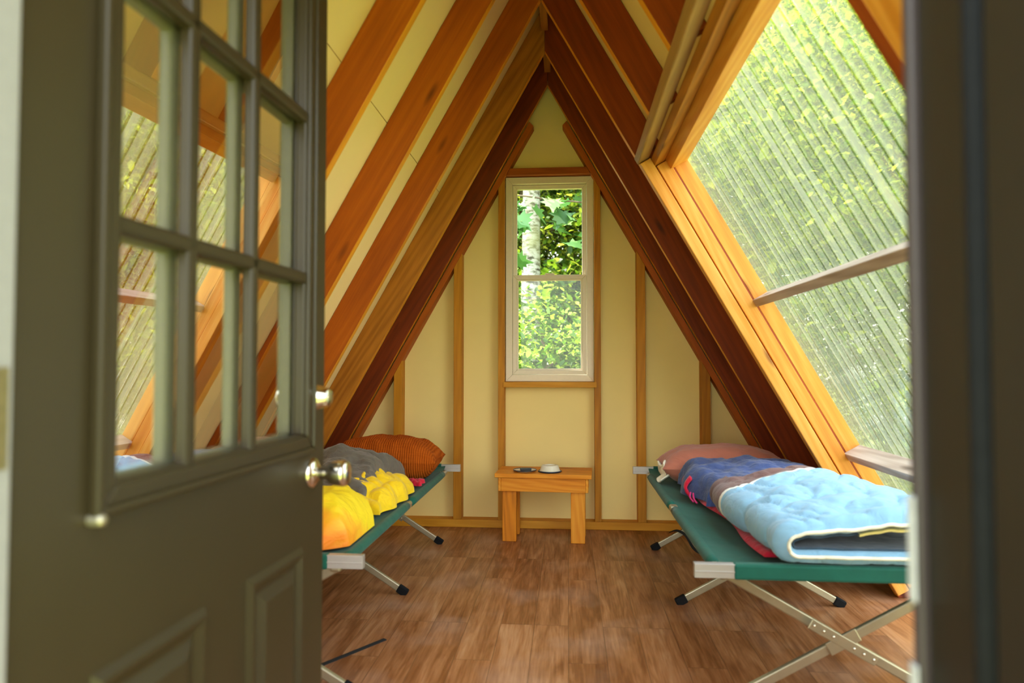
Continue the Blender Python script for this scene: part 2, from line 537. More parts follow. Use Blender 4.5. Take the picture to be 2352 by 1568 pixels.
# ------------------------------------------------------------------ building geometry
AX, AZ = -0.124, 2.786            # apex of the rafters' inner edges
TL, TR = math.radians(60.5), math.radians(60.3)
RD, RT = 0.13, 0.038              # rafter depth, thickness
Y0, SP = 1.543, 0.5533
RY = [Y0 + k * SP for k in range(6)]
RY[5] = 4.305
YW = 4.44                         # back wall board
YS = 4.35                         # stud fronts
nL = V(-math.sin(TL), 0, math.cos(TL))
nR = V(math.sin(TR), 0, math.cos(TR))
sL = V(-math.cos(TL), 0, -math.sin(TL))
sR = V(math.cos(TR), 0, -math.sin(TR))
APX = V(AX, 0, AZ)


def LP(s, off, y):
    return APX + sL * s + nL * off + V(0, y, 0)


def RP(s, off, y):
    return APX + sR * s + nR * off + V(0, y, 0)


def xl(z, off=0.0):  # x of left slope plane at height z
    return AX + (off / math.cos(TL) - (z - AZ)) / -math.tan(TL) if False else AX - (AZ - z + off / math.cos(TL)) / math.tan(TL)


def xr(z, off=0.0):
    return AX + (AZ - z + off / math.cos(TR)) / math.tan(TR)


# floor
struct(MB().b2((-1.86, 0.50, -0.06), (1.72, 4.47, 0.0)), 'floor', M_FLOOR, 'warm brown wood plank floor of the cabin', 'floor')
# ground
mb = MB()
mb.add([(-60, -60, -0.30), (60, -60, -0.30), (60, 60, -0.30), (-60, 60, -0.30)], [(0, 1, 2, 3)])
struct(mb, 'ground', M_GROUND, 'sunlit grassy forest ground around the cabin', 'ground')

# sloped boards of the roof (ceiling)
mb = MB()
th = 0.012


def lslab(s0, s1, y0, y1):
    pts = [LP(s0, RD + 0.002, y0), LP(s1, RD + 0.002, y0), LP(s1, RD + 0.002 + th, y0), LP(s0, RD + 0.002 + th, y0)]
    mb.prism([(p.x, p.z) for p in pts], y0, y1, (sL.x, sL.z))


SMAX_L = AZ / math.sin(TL) + 0.07
lslab(-0.22, 0.972, 0.5, 4.50)
lslab(0.975, SMAX_L, 0.5, 4.50)
struct(mb, 'ceiling_left', M_SHEATH, 'cream sloping ceiling boards behind the rafters on the door side', 'ceiling')
mb = MB()
pts = [LP(-0.1, RD + 0.0145, 0), LP(3.0, RD + 0.0145, 0), LP(3.0, RD + 0.03, 0), LP(-0.1, RD + 0.03, 0)]
mb.prism([(p.x, p.z) for p in pts], 0.5, 4.50, (1, 0))
struct(mb, 'trim_1', M_GROOVE, 'roof underlay showing in the joint of the ceiling boards', 'trim')
mb = MB()


def rslab(s0, s1, y0, y1):
    pts = [RP(s0, RD + 0.002, y0), RP(s1, RD + 0.002, y0), RP(s1, RD + 0.002 + th, y0), RP(s0, RD + 0.002 + th, y0)]
    mb.prism([(p.x, p.z) for p in pts], y0, y1, (sR.x, sR.z))


SMAX_R = AZ / math.sin(TR) + 0.07
S_HEAD = 0.955
S_CURB = 1.03
rslab(-0.22, S_HEAD, 0.5, 4.50)
rslab(S_HEAD + 0.001, SMAX_R, RY[3] + 0.0385, 4.50)
rslab(S_HEAD + 0.001, SMAX_R, 0.5, 1.2115)
struct(mb, 'ceiling_right', M_SHEATH, 'cream sloping ceiling boards around the skylight', 'ceiling')

# ridge beam
rzb = AZ + 0.115
struct(MB().b2((AX - 0.019, 0.5, rzb), (AX + 0.019, 4.44, rzb + 0.12), grain='Y'), 'trim_2', M_FIR_PALE, 'ridge board at the peak of the roof', 'trim')

# rafters


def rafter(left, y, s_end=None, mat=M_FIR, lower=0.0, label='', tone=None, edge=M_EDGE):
    sgn = -1 if left else 1
    a = TL if left else TR
    n, sd = (nL, sL) if left else (nR, sR)
    xfun = xl if left else xr
    x0 = AX + sgn * 0.001
    dz = lambda off: off / math.cos(a)
    if s_end is None:
        poly = [(x0, AZ + dz(lower)), (xfun(0.001, lower), 0.001), (xfun(0.001, RD), 0.001), (x0, AZ + dz(RD))]
    else:
        p1, p2 = APX + sd * s_end + n * lower, APX + sd * s_end + n * RD
        poly = [(x0, AZ + dz(lower)), (p1.x, p1.z), (p2.x, p2.z), (x0, AZ + dz(RD))]
    mb = MB()
    mb.prism(poly, y, y + RT, (sd.x, sd.z), tone=tone)
    o = mb.build('rafter', mat, bevel=0.002)
    o.data.materials.append(edge)          # inner edge has its own colour, light on the underside painted in
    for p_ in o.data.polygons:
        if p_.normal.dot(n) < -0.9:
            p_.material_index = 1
    return tag(o, label, 'rafter', 'roof rafters')


ords = ['sixth', 'fifth', 'fourth', 'third', 'second']
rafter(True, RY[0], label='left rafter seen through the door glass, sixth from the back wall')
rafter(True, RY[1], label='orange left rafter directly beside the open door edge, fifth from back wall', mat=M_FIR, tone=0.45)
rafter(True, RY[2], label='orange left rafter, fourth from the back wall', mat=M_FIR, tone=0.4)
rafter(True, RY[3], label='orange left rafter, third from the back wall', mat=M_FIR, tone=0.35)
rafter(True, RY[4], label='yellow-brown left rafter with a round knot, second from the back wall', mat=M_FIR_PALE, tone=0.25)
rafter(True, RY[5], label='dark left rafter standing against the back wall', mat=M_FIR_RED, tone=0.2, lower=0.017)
rafter(False, 1.212, label='right rafter at the near side of the skylight, cut off by the jamb', mat=M_FIR_PALE, edge=M_FIR_RED, tone=0.9)
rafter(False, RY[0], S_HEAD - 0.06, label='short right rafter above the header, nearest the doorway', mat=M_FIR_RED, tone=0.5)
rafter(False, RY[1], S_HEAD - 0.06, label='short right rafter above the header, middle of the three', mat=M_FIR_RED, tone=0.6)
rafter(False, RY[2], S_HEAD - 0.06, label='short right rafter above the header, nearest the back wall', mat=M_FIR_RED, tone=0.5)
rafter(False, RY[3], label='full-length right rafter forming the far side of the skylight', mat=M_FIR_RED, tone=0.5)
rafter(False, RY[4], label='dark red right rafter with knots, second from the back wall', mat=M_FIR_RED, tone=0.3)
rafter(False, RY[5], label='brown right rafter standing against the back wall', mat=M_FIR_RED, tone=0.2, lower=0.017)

# ---- back wall
mb = MB()
WX0, WX1, WZ0, WZ1 = -0.404, 0.172, 0.934, 2.257
o_ = RD + 0.01
mb.prism([(xl(0, o_), 0.0), (WX0, 0.0), (WX0, AZ + o_ / math.cos(TL) - (AX - WX0) * math.tan(TL))], YW, YW + 0.03, (0, 1))
mb.prism([(WX1, 0.0), (xr(0, o_), 0.0), (WX1, AZ + o_ / math.cos(TR) - (WX1 - AX) * math.tan(TR))], YW, YW + 0.03, (0, 1))
mb.prism([(WX0, 0.0), (WX1, 0.0), (WX1, WZ0), (WX0, WZ0)], YW, YW + 0.03, (0, 1))
mb.prism([(WX0, WZ1), (WX1, WZ1), (WX1, AZ + o_ / math.cos(TR) - (WX1 - AX) * math.tan(TR)), (AX, AZ + o_ / math.cos(TR)),
          (WX0, AZ + o_ / math.cos(TL) - (AX - WX0) * math.tan(TL))], YW, YW + 0.03, (0, 1))
struct(mb, 'wall_back', M_GABLE, 'cream triangular end wall with exposed studs and a tall window', 'wall')

# sloped top plates of the end wall
PO0, PO1 = -0.024, 0.014
for left in (True, False):
    sd, n = (sL, nL) if left else (sR, nR)
    a = TL if left else TR
    s0 = 0.19 / math.sin(a)
    xf = xl if left else xr
    p = [APX + sd * s0 + n * PO1, APX + sd * (s0 + 0.012) + n * PO0]
    poly = [(p[0].x, p[0].z), (p[1].x, p[1].z), (xf(0.05, PO0), 0.05), (xf(0.05, PO1), 0.05)]
    o = MB().prism(poly, YS, YW - 0.001, (sd.x, sd.z), tone=0.4).build('top_plate', M_FIR, bevel=0.002)
    tag(o, 'sloping %s-hand top plate board under the last rafter of the end wall' % ('left' if left else 'right'), 'board', 'end wall top plates')

# studs
studs = [(-1.097, 'wall stud behind the rust pillow, farthest left on the end wall', 0.5),
         (-0.706, 'wall stud between the rust pillow and the window, full height to the plate', 0.45),
         (-0.424, 'wall stud along the left edge of the window', 0.3),
         (0.189, 'wall stud along the right edge of the window', 0.2),
         (0.462, 'wall stud right of the window, above the far end of the right cot', 0.45),
         (0.860, 'wall stud behind the dusty pink pillow, farthest right', 0.25)]
for x, lab, tn in studs:
    w = 0.026 if abs(x) > 0.43 else 0.02
    xa, xb = x - w, x + w
    top = lambda xx: (AZ - (AX - xx) * math.tan(TL) if xx < AX else AZ - (xx - AX) * math.tan(TR)) + PO0 / math.cos(TL) - 0.001
    poly = [(xa, 0.05), (xb, 0.05), (xb, top(xb)), (xa, top(xa))]
    o = MB().prism(poly, YS, YW - 0.001, (0, 1), tone=tn).build('wall_stud', M_STUD, bevel=0.002)
    tag(o, lab, 'stud', 'end wall studs')
tag(MB().b2((xl(0.049, 0.0), YS, 0.0005), (xr(0.049, 0.0), YW - 0.001, 0.049)).build('bottom_plate', M_STUD, bevel=0.002),
    'long bottom plate board lying on the floor along the end wall', 'board')
px_ = lambda z, sg: (max(-0.403, xl(z, PO0) + 0.002) if sg < 0 else min(0.168, xr(z, PO0) - 0.002))
tag(MB().prism([(px_(2.258, -1), 2.258), (px_(2.258, 1), 2.258), (px_(2.302, 1), 2.302), (px_(2.302, -1), 2.302)], YS + 0.002, YW - 0.001, (1, 0), tone=0.2).build('window_header', M_FIR, bevel=0.002),
    'orange wooden header board above the window', 'board')
tag(MB().b2((-0.411, YS - 0.012, 0.892), (0.181, YS - 0.0005, 0.926), tone=0.7).b2((-0.402, YS, 0.892), (0.167, YW - 0.001, 0.926), tone=0.7).build('window_sill_board', M_STUD, bevel=0.002),
    'wooden ledge board directly under the window', 'board')

# ---- window
S_, U_, N_ = V(1, 0, 0), V(0, 0, 1), V(0, -1, 0)
win = thing('window_1', (-0.115, 4.40, 0.93), 'tall white two-sash window in the end wall looking onto a birch', 'window', kind='structure')
MB().ring(V(0, YW + 0.02, 0), S_, U_, N_, -0.4005, 0.1675, 0.928, 2.255, 0.044, 0.060).build('window_frame', M_VINYL, win, bevel=0.003)
up_s = MB().ring(V(0, YW + 0.015, 0), S_, U_, N_, -0.3555, 0.1225, 1.590, 2.210, 0.028, 0.028).build('upper_sash', M_VINYL, win, bevel=0.003)
lo_s = MB().ring(V(0, YW - 0.012, 0), S_, U_, N_, -0.3555, 0.1225, 0.973, 1.617, 0.028, 0.022).ring(
    V(0, YW - 0.012, 0), S_, U_, N_, -0.3275, 0.0945, 1.001, 1.589, 0.010, 0.014).build('lower_sash', M_VINYL, win, bevel=0.003)
MB().add([(-0.33, YW, 1.617), (0.10, YW, 1.617), (0.10, YW, 2.183), (-0.33, YW, 2.183)], [(0, 1, 2, 3)]).build('pane', M_PANE, up_s)
MB().add([(-0.33, YW - 0.022, 1.0), (0.10, YW - 0.022, 1.0), (0.10, YW - 0.022, 1.591), (-0.33, YW - 0.022, 1.591)], [(0, 1, 2, 3)]).build('pane', M_PANE, lo_s)
MB().b2((-0.145, YW - 0.030, 1.6175), (-0.085, YW - 0.010, 1.628)).build('sash_lock', M_VINYL, lo_s, bevel=0.003)

# ---- front wall (around the doorway)
JX0, JX1, DTOP = -0.60, 0.345, 2.06
mb = MB()
fo = RD + 0.01
zt = lambda x: (AZ - (AX - x) * math.tan(TL) if x < AX else AZ - (x - AX) * math.tan(TR)) + fo / math.cos(TL)
# unseen opening added behind the door to let daylight onto the left slope
mb.prism([(xl(0, fo), 0.0), (JX0 - 0.05, 0.0), (JX0 - 0.05, 0.45), (xl(0.45, fo), 0.45)], 0.52, 0.665, (0, 1))
mb.prism([(JX0 - 0.15, 0.45), (JX0 - 0.05, 0.45), (JX0 - 0.05, zt(JX0 - 0.05)), (JX0 - 0.15, zt(JX0 - 0.15))], 0.52, 0.665, (0, 1))
mb.prism([(JX1 + 0.05, 0.0), (xr(0, fo), 0.0), (JX1 + 0.05, zt(JX1 + 0.05))], 0.52, 0.665, (0, 1))
mb.prism([(JX0 - 0.05, DTOP), (JX1 + 0.05, DTOP), (JX1 + 0.05, zt(JX1 + 0.05)), (AX, zt(AX)), (JX0 - 0.05, zt(JX0 - 0.05))], 0.52, 0.665, (0, 1))
struct(mb, 'wall_front', M_SHEATH, 'front end wall around the open doorway', 'wall')

# right door jamb: dark painted profile
jm = thing('trim_3', (0.36, 0.6, 0.0), 'dark brown painted door jamb at the right of the doorway', 'door jamb', kind='structure')
MB().b2((0.336, 0.47, 0.0), (0.394, 0.676, DTOP), grain='Z').build('jamb_board', M_JAMB, jm, bevel=0.003)
MB().b2((0.322, 0.45, 0.0), (0.336, 0.552, DTOP), grain='Z').build('door_stop', M_JAMB, jm, bevel=0.004)
MB().tube([(0.331, 0.573, 0.0), (0.331, 0.573, 1.0), (0.331, 0.573, DTOP)], 0.011, 12).build('weatherstrip', M_RUBBER, jm)
MB().b2((0.328, 0.677, 0.0), (0.394, 0.692, DTOP)).build('jamb_edge', M_JAMB_EDGE, jm, bevel=0.004)
for z0, z1 in ((0.815, 0.915), (0.60, 0.757)):
    MB().b2((0.3245, 0.678, z0), (0.3278, 0.6915, z1)).build('strike_plate', M_STRIKE, jm, bevel=0.0015)
# left jamb: white
jl = thing('trim_4', (-0.62, 0.6, 0.0), 'white painted door jamb at the hinge side of the doorway', 'door jamb', kind='structure')
MB().b2((-0.64, 0.47, 0.0), (-0.572, 0.664, DTOP), grain='Z').build('jamb_board', M_JWHITE, jl, bevel=0.003)

# ------------------------------------------------------------------ skylight
far_y, near_y = RY[3], 1.250
sky = thing('skylight', (0.9, 2.2, 1.2), 'large clear corrugated skylight panel in the right roof slope with wooden curbs', 'skylight')


def rboard(mb, s0, s1, o0, o1, y0, y1, grain='Y', tone=None):
    P = [RP(s0, o0, y0), RP(s1, o0, y0), RP(s1, o1, y0), RP(s0, o1, y0)]
    vs = P + [p + V(0, y1 - y0, 0) for p in P]
    fs = [(0, 3, 2, 1), (4, 5, 6, 7), (0, 1, 5, 4), (1, 2, 6, 5), (2, 3, 7, 6), (3, 0, 4, 7)]
    gf = (P[0], V(0, 1, 0), sR, nR) if grain == 'Y' else (P[0], sR, V(0, 1, 0), nR)
    mb.add(vs, fs, gf, tone=tone)
    # prism() above winds outward; keep the same here
    return mb


S_END = SMAX_R - 0.075
PO = 0.205  # panel offset
rboard(MB(), S_CURB - 0.074, S_END, 0.131, 0.200, far_y, far_y + 0.038, 'S', 0.6).build('curb_board', M_PLANK, sky, bevel=0.002)
rboard(MB(), S_CURB - 0.074, S_CURB, 0.107, 0.200, near_y + 0.0005, far_y - 0.0005, 'Y', 0.6).build('curb_board', M_PLANK, sky, bevel=0.002)
rboard(MB(), S_CURB - 0.074, S_END, 0.131, 0.200, near_y - 0.038, near_y, 'S', 0.6).build('curb_board', M_PLANK, sky, bevel=0.002)
for s_ in (1.742, 2.540):
    rboard(MB(), s_, s_ + 0.036, 0.117, 0.199, near_y + 0.001, far_y - 0.001, 'Y', 0.5).build('purlin', M_WEATHER, sky, bevel=0.003)
# corrugated sheet
PITCH, AMP = 0.066, 0.0052


def corr(u, v):
    y = near_y - 0.06 + u * (far_y + 0.03 - near_y + 0.06)
    s = S_CURB - 0.06 + v * (S_END + 0.05 - S_CURB + 0.06)
    ph = 2 * PI * y / PITCH
    w = math.sin(ph)
    return RP(s, PO + AMP + AMP * w, y)


MB().grid(corr, 420, 14).build('panel', M_POLY, sky)

# header boards & trim
tag(rboard(MB(), S_HEAD - 0.058, S_HEAD - 0.020, -0.012, 0.050, near_y + 0.001, far_y - 0.001, 'Y', 0.45).build('header_board', M_BEAM, bevel=0.006),
    'tan rounded header beam across the cut rafters above the skylight', 'beam')
tag(rboard(MB(), S_HEAD - 0.010, S_HEAD + 0.026, 0.048, 0.105, near_y + 0.001, far_y - 0.001, 'Y', 0.15).build('header_board', M_FIR_PALE, bevel=0.003),
    'brown second header board between the tan header beam and the skylight', 'beam')
tag(rboard(MB(), S_HEAD - 0.015, S_END - 0.02, -0.006, 0.048, far_y - 0.036, far_y - 0.0005, 'S', 0.75).build('trim_board', M_PLANK, bevel=0.004),
    'golden trim strip nailed along the rafter at the far side of the skylight', 'board')
tag(rboard(MB(), S_HEAD + 0.03, S_END - 0.02, 0.058, 0.119, far_y - 0.018, far_y - 0.0005, 'S', 0.55).build('trim_board', M_PLANK, bevel=0.002),
    'knotty plank between the golden trim strip and the skylight curb', 'board')

# ------------------------------------------------------------------ door
ang = math.radians(2.483)
DO = V(-0.547, 1.5, 0.0)
DS = V(math.sin(ang), math.cos(ang), 0)
DN = V(math.cos(ang), -math.sin(ang), 0)
DU = V(0, 0, 1)
door = thing('door_1', tuple(DO + DS * -0.42), 'dark brown half-glazed cabin door standing open, nine panes over two panels', 'door', kind='structure')


def dbox(mb, s0, s1, z0, z1, n0, n1):
    c = DO + DS * ((s0 + s1) / 2) + DU * ((z0 + z1) / 2) + DN * ((n0 + n1) / 2)
    return mb.box(c, (s1 - s0, z1 - z0, n1 - n0), X=DS, Y=DU, Z=DN)


D0, D1, DZ1 = -0.827, 0.0, 2.03
LS0, LS1, LZ0, LZ1 = -0.716, -0.075, 0.853, 1.935
T = -0.044
mb = MB()
gs0, gs1, gz0, gz1 = -0.690, -0.110, 0.876, 1.910
dbox(mb, D0, gs0, 0.012, DZ1, T, 0)
dbox(mb, gs1, D1, 0.012, DZ1, T, 0)
dbox(mb, gs0, gs1, 0.012, gz0, T, 0)
dbox(mb, gs0, gs1, gz1, DZ1, T, 0)
MBslab = mb.build('door_slab', M_DOOR, door)
lf = MB()
lf.ring(DO, DS, DU, DN, LS0, LS1, LZ0, LZ1, 0.012, 0.016, 0.0)
lf.ring(DO, DS, DU, DN, LS0 + 0.010, LS1 - 0.010, LZ0 + 0.010, LZ1 - 0.010, 0.026, 0.012, 0.0)
lf.ring(DO, DS, DU, DN, LS0 + 0.024, LS1 - 0.024, LZ0 + 0.022, LZ1 - 0.022, 0.018, 0.022, -0.018)
lite = lf.build('lite_frame', M_DOOR, door, bevel=0.004)
for zc in (1.220, 1.561):
    dbox(MB(), LS0 + 0.03, LS1 - 0.03, zc - 0.013, zc + 0.013, -0.016, 0.006).build('muntin', M_DOOR, lite, bevel=0.006)
    dbox(MB(), LS0 + 0.03, LS1 - 0.03, zc - 0.013, zc + 0.013, -0.052, -0.028).build('inner_muntin', M_INNER, lite, bevel=0.006)
for sc_ in (-0.514, -0.325):
    dbox(MB(), sc_ - 0.013, sc_ + 0.013, LZ0 + 0.03, LZ1 - 0.03, -0.016, 0.006).build('muntin', M_DOOR, lite, bevel=0.006)
    dbox(MB(), sc_ - 0.013, sc_ + 0.013, LZ0 + 0.03, LZ1 - 0.03, -0.052, -0.028).build('inner_muntin', M_INNER, lite, bevel=0.006)
MB().ring(DO, DS, DU, DN, LS0 + 0.02, LS1 - 0.02, LZ0 + 0.02, LZ1 - 0.02, 0.024, 0.030, -0.056).build('inner_lite_frame', M_INNER, lite, bevel=0.004)
def quad(o, a, b):
    return MB().add([o, o + a, o + a + b, o + b], [(0, 1, 2, 3)])


quad(DO + DS * gs0 + DU * gz0 + DN * -0.022, DS * (gs1 - gs0), DU * (gz1 - gz0)).build('pane', M_DOORGLASS, door)
# screw cap at the frame corner
MB().lathe([(0.0, 0.020), (0.006, 0.019), (0.008, 0.014), (0.008, 0.0)], DO + DS * (LS0 + 0.006) + DU * (LZ0 - 0.002), DN, 16).build('screw_cap', M_SILVER, door)
for s0, s1 in ((-0.705, -0.462), (-0.335, -0.108)):
    z0, z1 = 0.12, 0.662
    pb = MB()
    # bead ring with sloped sides and raised inner field
    def lvl(m, nn):
        return [DO + DS * a + DU * b + DN * nn for a, b in ((s0 + m, z0 + m), (s1 - m, z0 + m), (s1 - m, z1 - m), (s0 + m, z1 - m))]
    loops = [lvl(0.0, 0.0), lvl(0.010, 0.009), lvl(0.016, 0.009), lvl(0.030, 0.0005), lvl(0.036, 0.0005), lvl(0.058, 0.009), lvl(0.062, 0.009)]
    vs = [p for l in loops for p in l]
    fs = []
    for i in range(len(loops) - 1):
        for k in range(4):
            k2 = (k + 1) % 4
            fs.append((i * 4 + k, i * 4 + k2, (i + 1) * 4 + k2, (i + 1) * 4 + k))
    fs.append(tuple((len(loops) - 1) * 4 + k for k in range(4)))
    pb.add(vs, fs)
    pb.build('door_panel', M_DOOR, door)
# knob and deadbolt
kc = DO + DS * -0.060 + DU * 0.806
kn = MB().lathe([(0.0, 0.082), (0.014, 0.082), (0.0255, 0.078), (0.028, 0.070), (0.0265, 0.055), (0.024, 0.044), (0.014, 0.032), (0.0125, 0.012), (0.0125, 0.006)], kc, DN, 40).build('door_knob', M_NICKEL, door)
MB().lathe([(0.0125, 0.014), (0.020, 0.012), (0.031, 0.006), (0.032, 0.0)], kc, DN, 40).build('rose', M_NICKEL, kn)
bc = DO + DS * -0.054 + DU * 0.968
bo = MB().lathe([(0.0, 0.036), (0.017, 0.036), (0.0195, 0.033), (0.022, 0.022), (0.030, 0.006), (0.031, 0.0)], bc, DN, 40).build('deadbolt', M_NICKEL, door)
MB().lathe([(0.0, 0.0385), (0.010, 0.038), (0.0115, 0.0355)], bc, DN, 24).build('keyhole', M_BRASS, bo)
for zc in (0.985, 0.30, 1.78):
    MB().b2((-0.5718, 0.618, zc - 0.052), (-0.5705, 0.656, zc + 0.052)).build('hinge', M_BRASS, door)

# ------------------------------------------------------------------ table (small wooden bench)
TB = V(-0.14, 4.12, 0)
ta = math.radians(-2.6)
tX, tY = V(math.cos(ta), math.sin(ta), 0), V(-math.sin(ta), math.cos(ta), 0)
table = thing('side_table', tuple(TB), 'small pine side table with a plank top under the window', 'table')


def tbox(mb, x0, x1, y0, y1, z0, z1, grain='X', tone=None):
    c = TB + tX * ((x0 + x1) / 2) + tY * ((y0 + y1) / 2) + V(0, 0, (z0 + z1) / 2)
    return mb.box(c, (x1 - x0, y1 - y0, z1 - z0), X=tX, Y=tY, Z=V(0, 0, 1), grain=grain, tone=tone)


tw = 0.282
tb_top = 0.402
tbox(MB(), -tw, tw, -0.145, 0.002, tb_top - 0.024, tb_top, tone=0.75).build('tabletop_plank', M_TABLE, table, bevel=0.003)
tbox(MB(), -tw, tw, 0.004, 0.150, tb_top - 0.024, tb_top, tone=0.5).build('tabletop_plank', M_TABLE, table, bevel=0.003)
tbox(MB(), -tw + 0.036, tw - 0.036, -0.127, -0.105, tb_top - 0.105, tb_top - 0.0245, tone=0.6).build('apron', M_TABLE, table, bevel=0.002)
tbox(MB(), -tw + 0.036, tw - 0.036, 0.105, 0.127, tb_top - 0.105, tb_top - 0.0245).build('apron', M_TABLE, table, bevel=0.002)
for sx in (-1, 1):
    a, b = sorted((sx * (tw - 0.020), sx * (tw - 0.0355)))
    tbox(MB(), a, b, -0.127, 0.127, tb_top - 0.105, tb_top - 0.0245, grain='Y', tone=0.9).build('end_apron', M_TABLE, table, bevel=0.002)
    for sy in (-1, 1):
        xo = sx * (tw - 0.040)
        yi = sy * 0.104
        x0, x1 = sorted((xo, xo - sx * 0.082))
        y0, y1 = sorted((yi, yi - sy * 0.036))
        tbox(MB(), x0, x1, y0, y1, 0.0005, tb_top - 0.0248, grain='Z', tone=0.3 if sx < 0 else 0.75).build('leg', M_TABLE, table, bevel=0.003)

# plates & bowl on the table
pc = TB + tX * -0.113 + tY * -0.055 + V(0, 0, tb_top)
pl = thing('enamel_plate', tuple(pc), 'white enamel plate with a dark blue rim on the left of the table', 'plate')
MB().lathe([(0.0, 0.004), (0.045, 0.004), (0.055, 0.008), (0.068, 0.0125), (0.066, 0.0105), (0.053, 0.005), (0.045, 0.0005), (0.0, 0.0005)], pc, seg=40).build('plate_body', M_ENAMEL, pl)
MB().lathe([(0.066, 0.0105), (0.0685, 0.0145), (0.071, 0.0125), (0.069, 0.009), (0.066, 0.0105)], pc, seg=40).build('rim', M_RIM, pl)
tc_ = pc + V(0.004, 0.01, 0.0045)
mb = MB()
mb.box(tc_ + V(0, 0, 0.008), (0.066, 0.038, 0.016), X=V(1, 0.15, 0), grain='X')
tn = mb.build('tin_box', M_TIN, base=tuple(tc_), bevel=0.004)
tag(tn, 'small dark flat tin lying on the left enamel plate', 'tin')
MB().box(tc_ + V(0, 0, 0.0115), (0.0672, 0.0392, 0.002), X=V(1, 0.15, 0)).build('lid_seam', M_RIM, tn)
bc_ = TB + tX * 0.035 + tY * -0.045 + V(0, 0, tb_top)
bw = thing('enamel_bowl', tuple(bc_), 'white enamel bowl turned upside down with a dark blue rim, on the table', 'bowl')
MB().lathe([(0.066, 0.004), (0.060, 0.010), (0.056, 0.022), (0.050, 0.036), (0.047, 0.040), (0.030, 0.041), (0.029, 0.0385), (0.0, 0.0385)], bc_, seg=40).build('bowl_body', M_ENAMEL, bw)
MB().lathe([(0.066, 0.0095), (0.070, 0.008), (0.071, 0.004), (0.067, 0.0005), (0.063, 0.004), (0.066, 0.0095)], bc_, seg=40).build('rim', M_RIM, bw)

# ------------------------------------------------------------------ cots


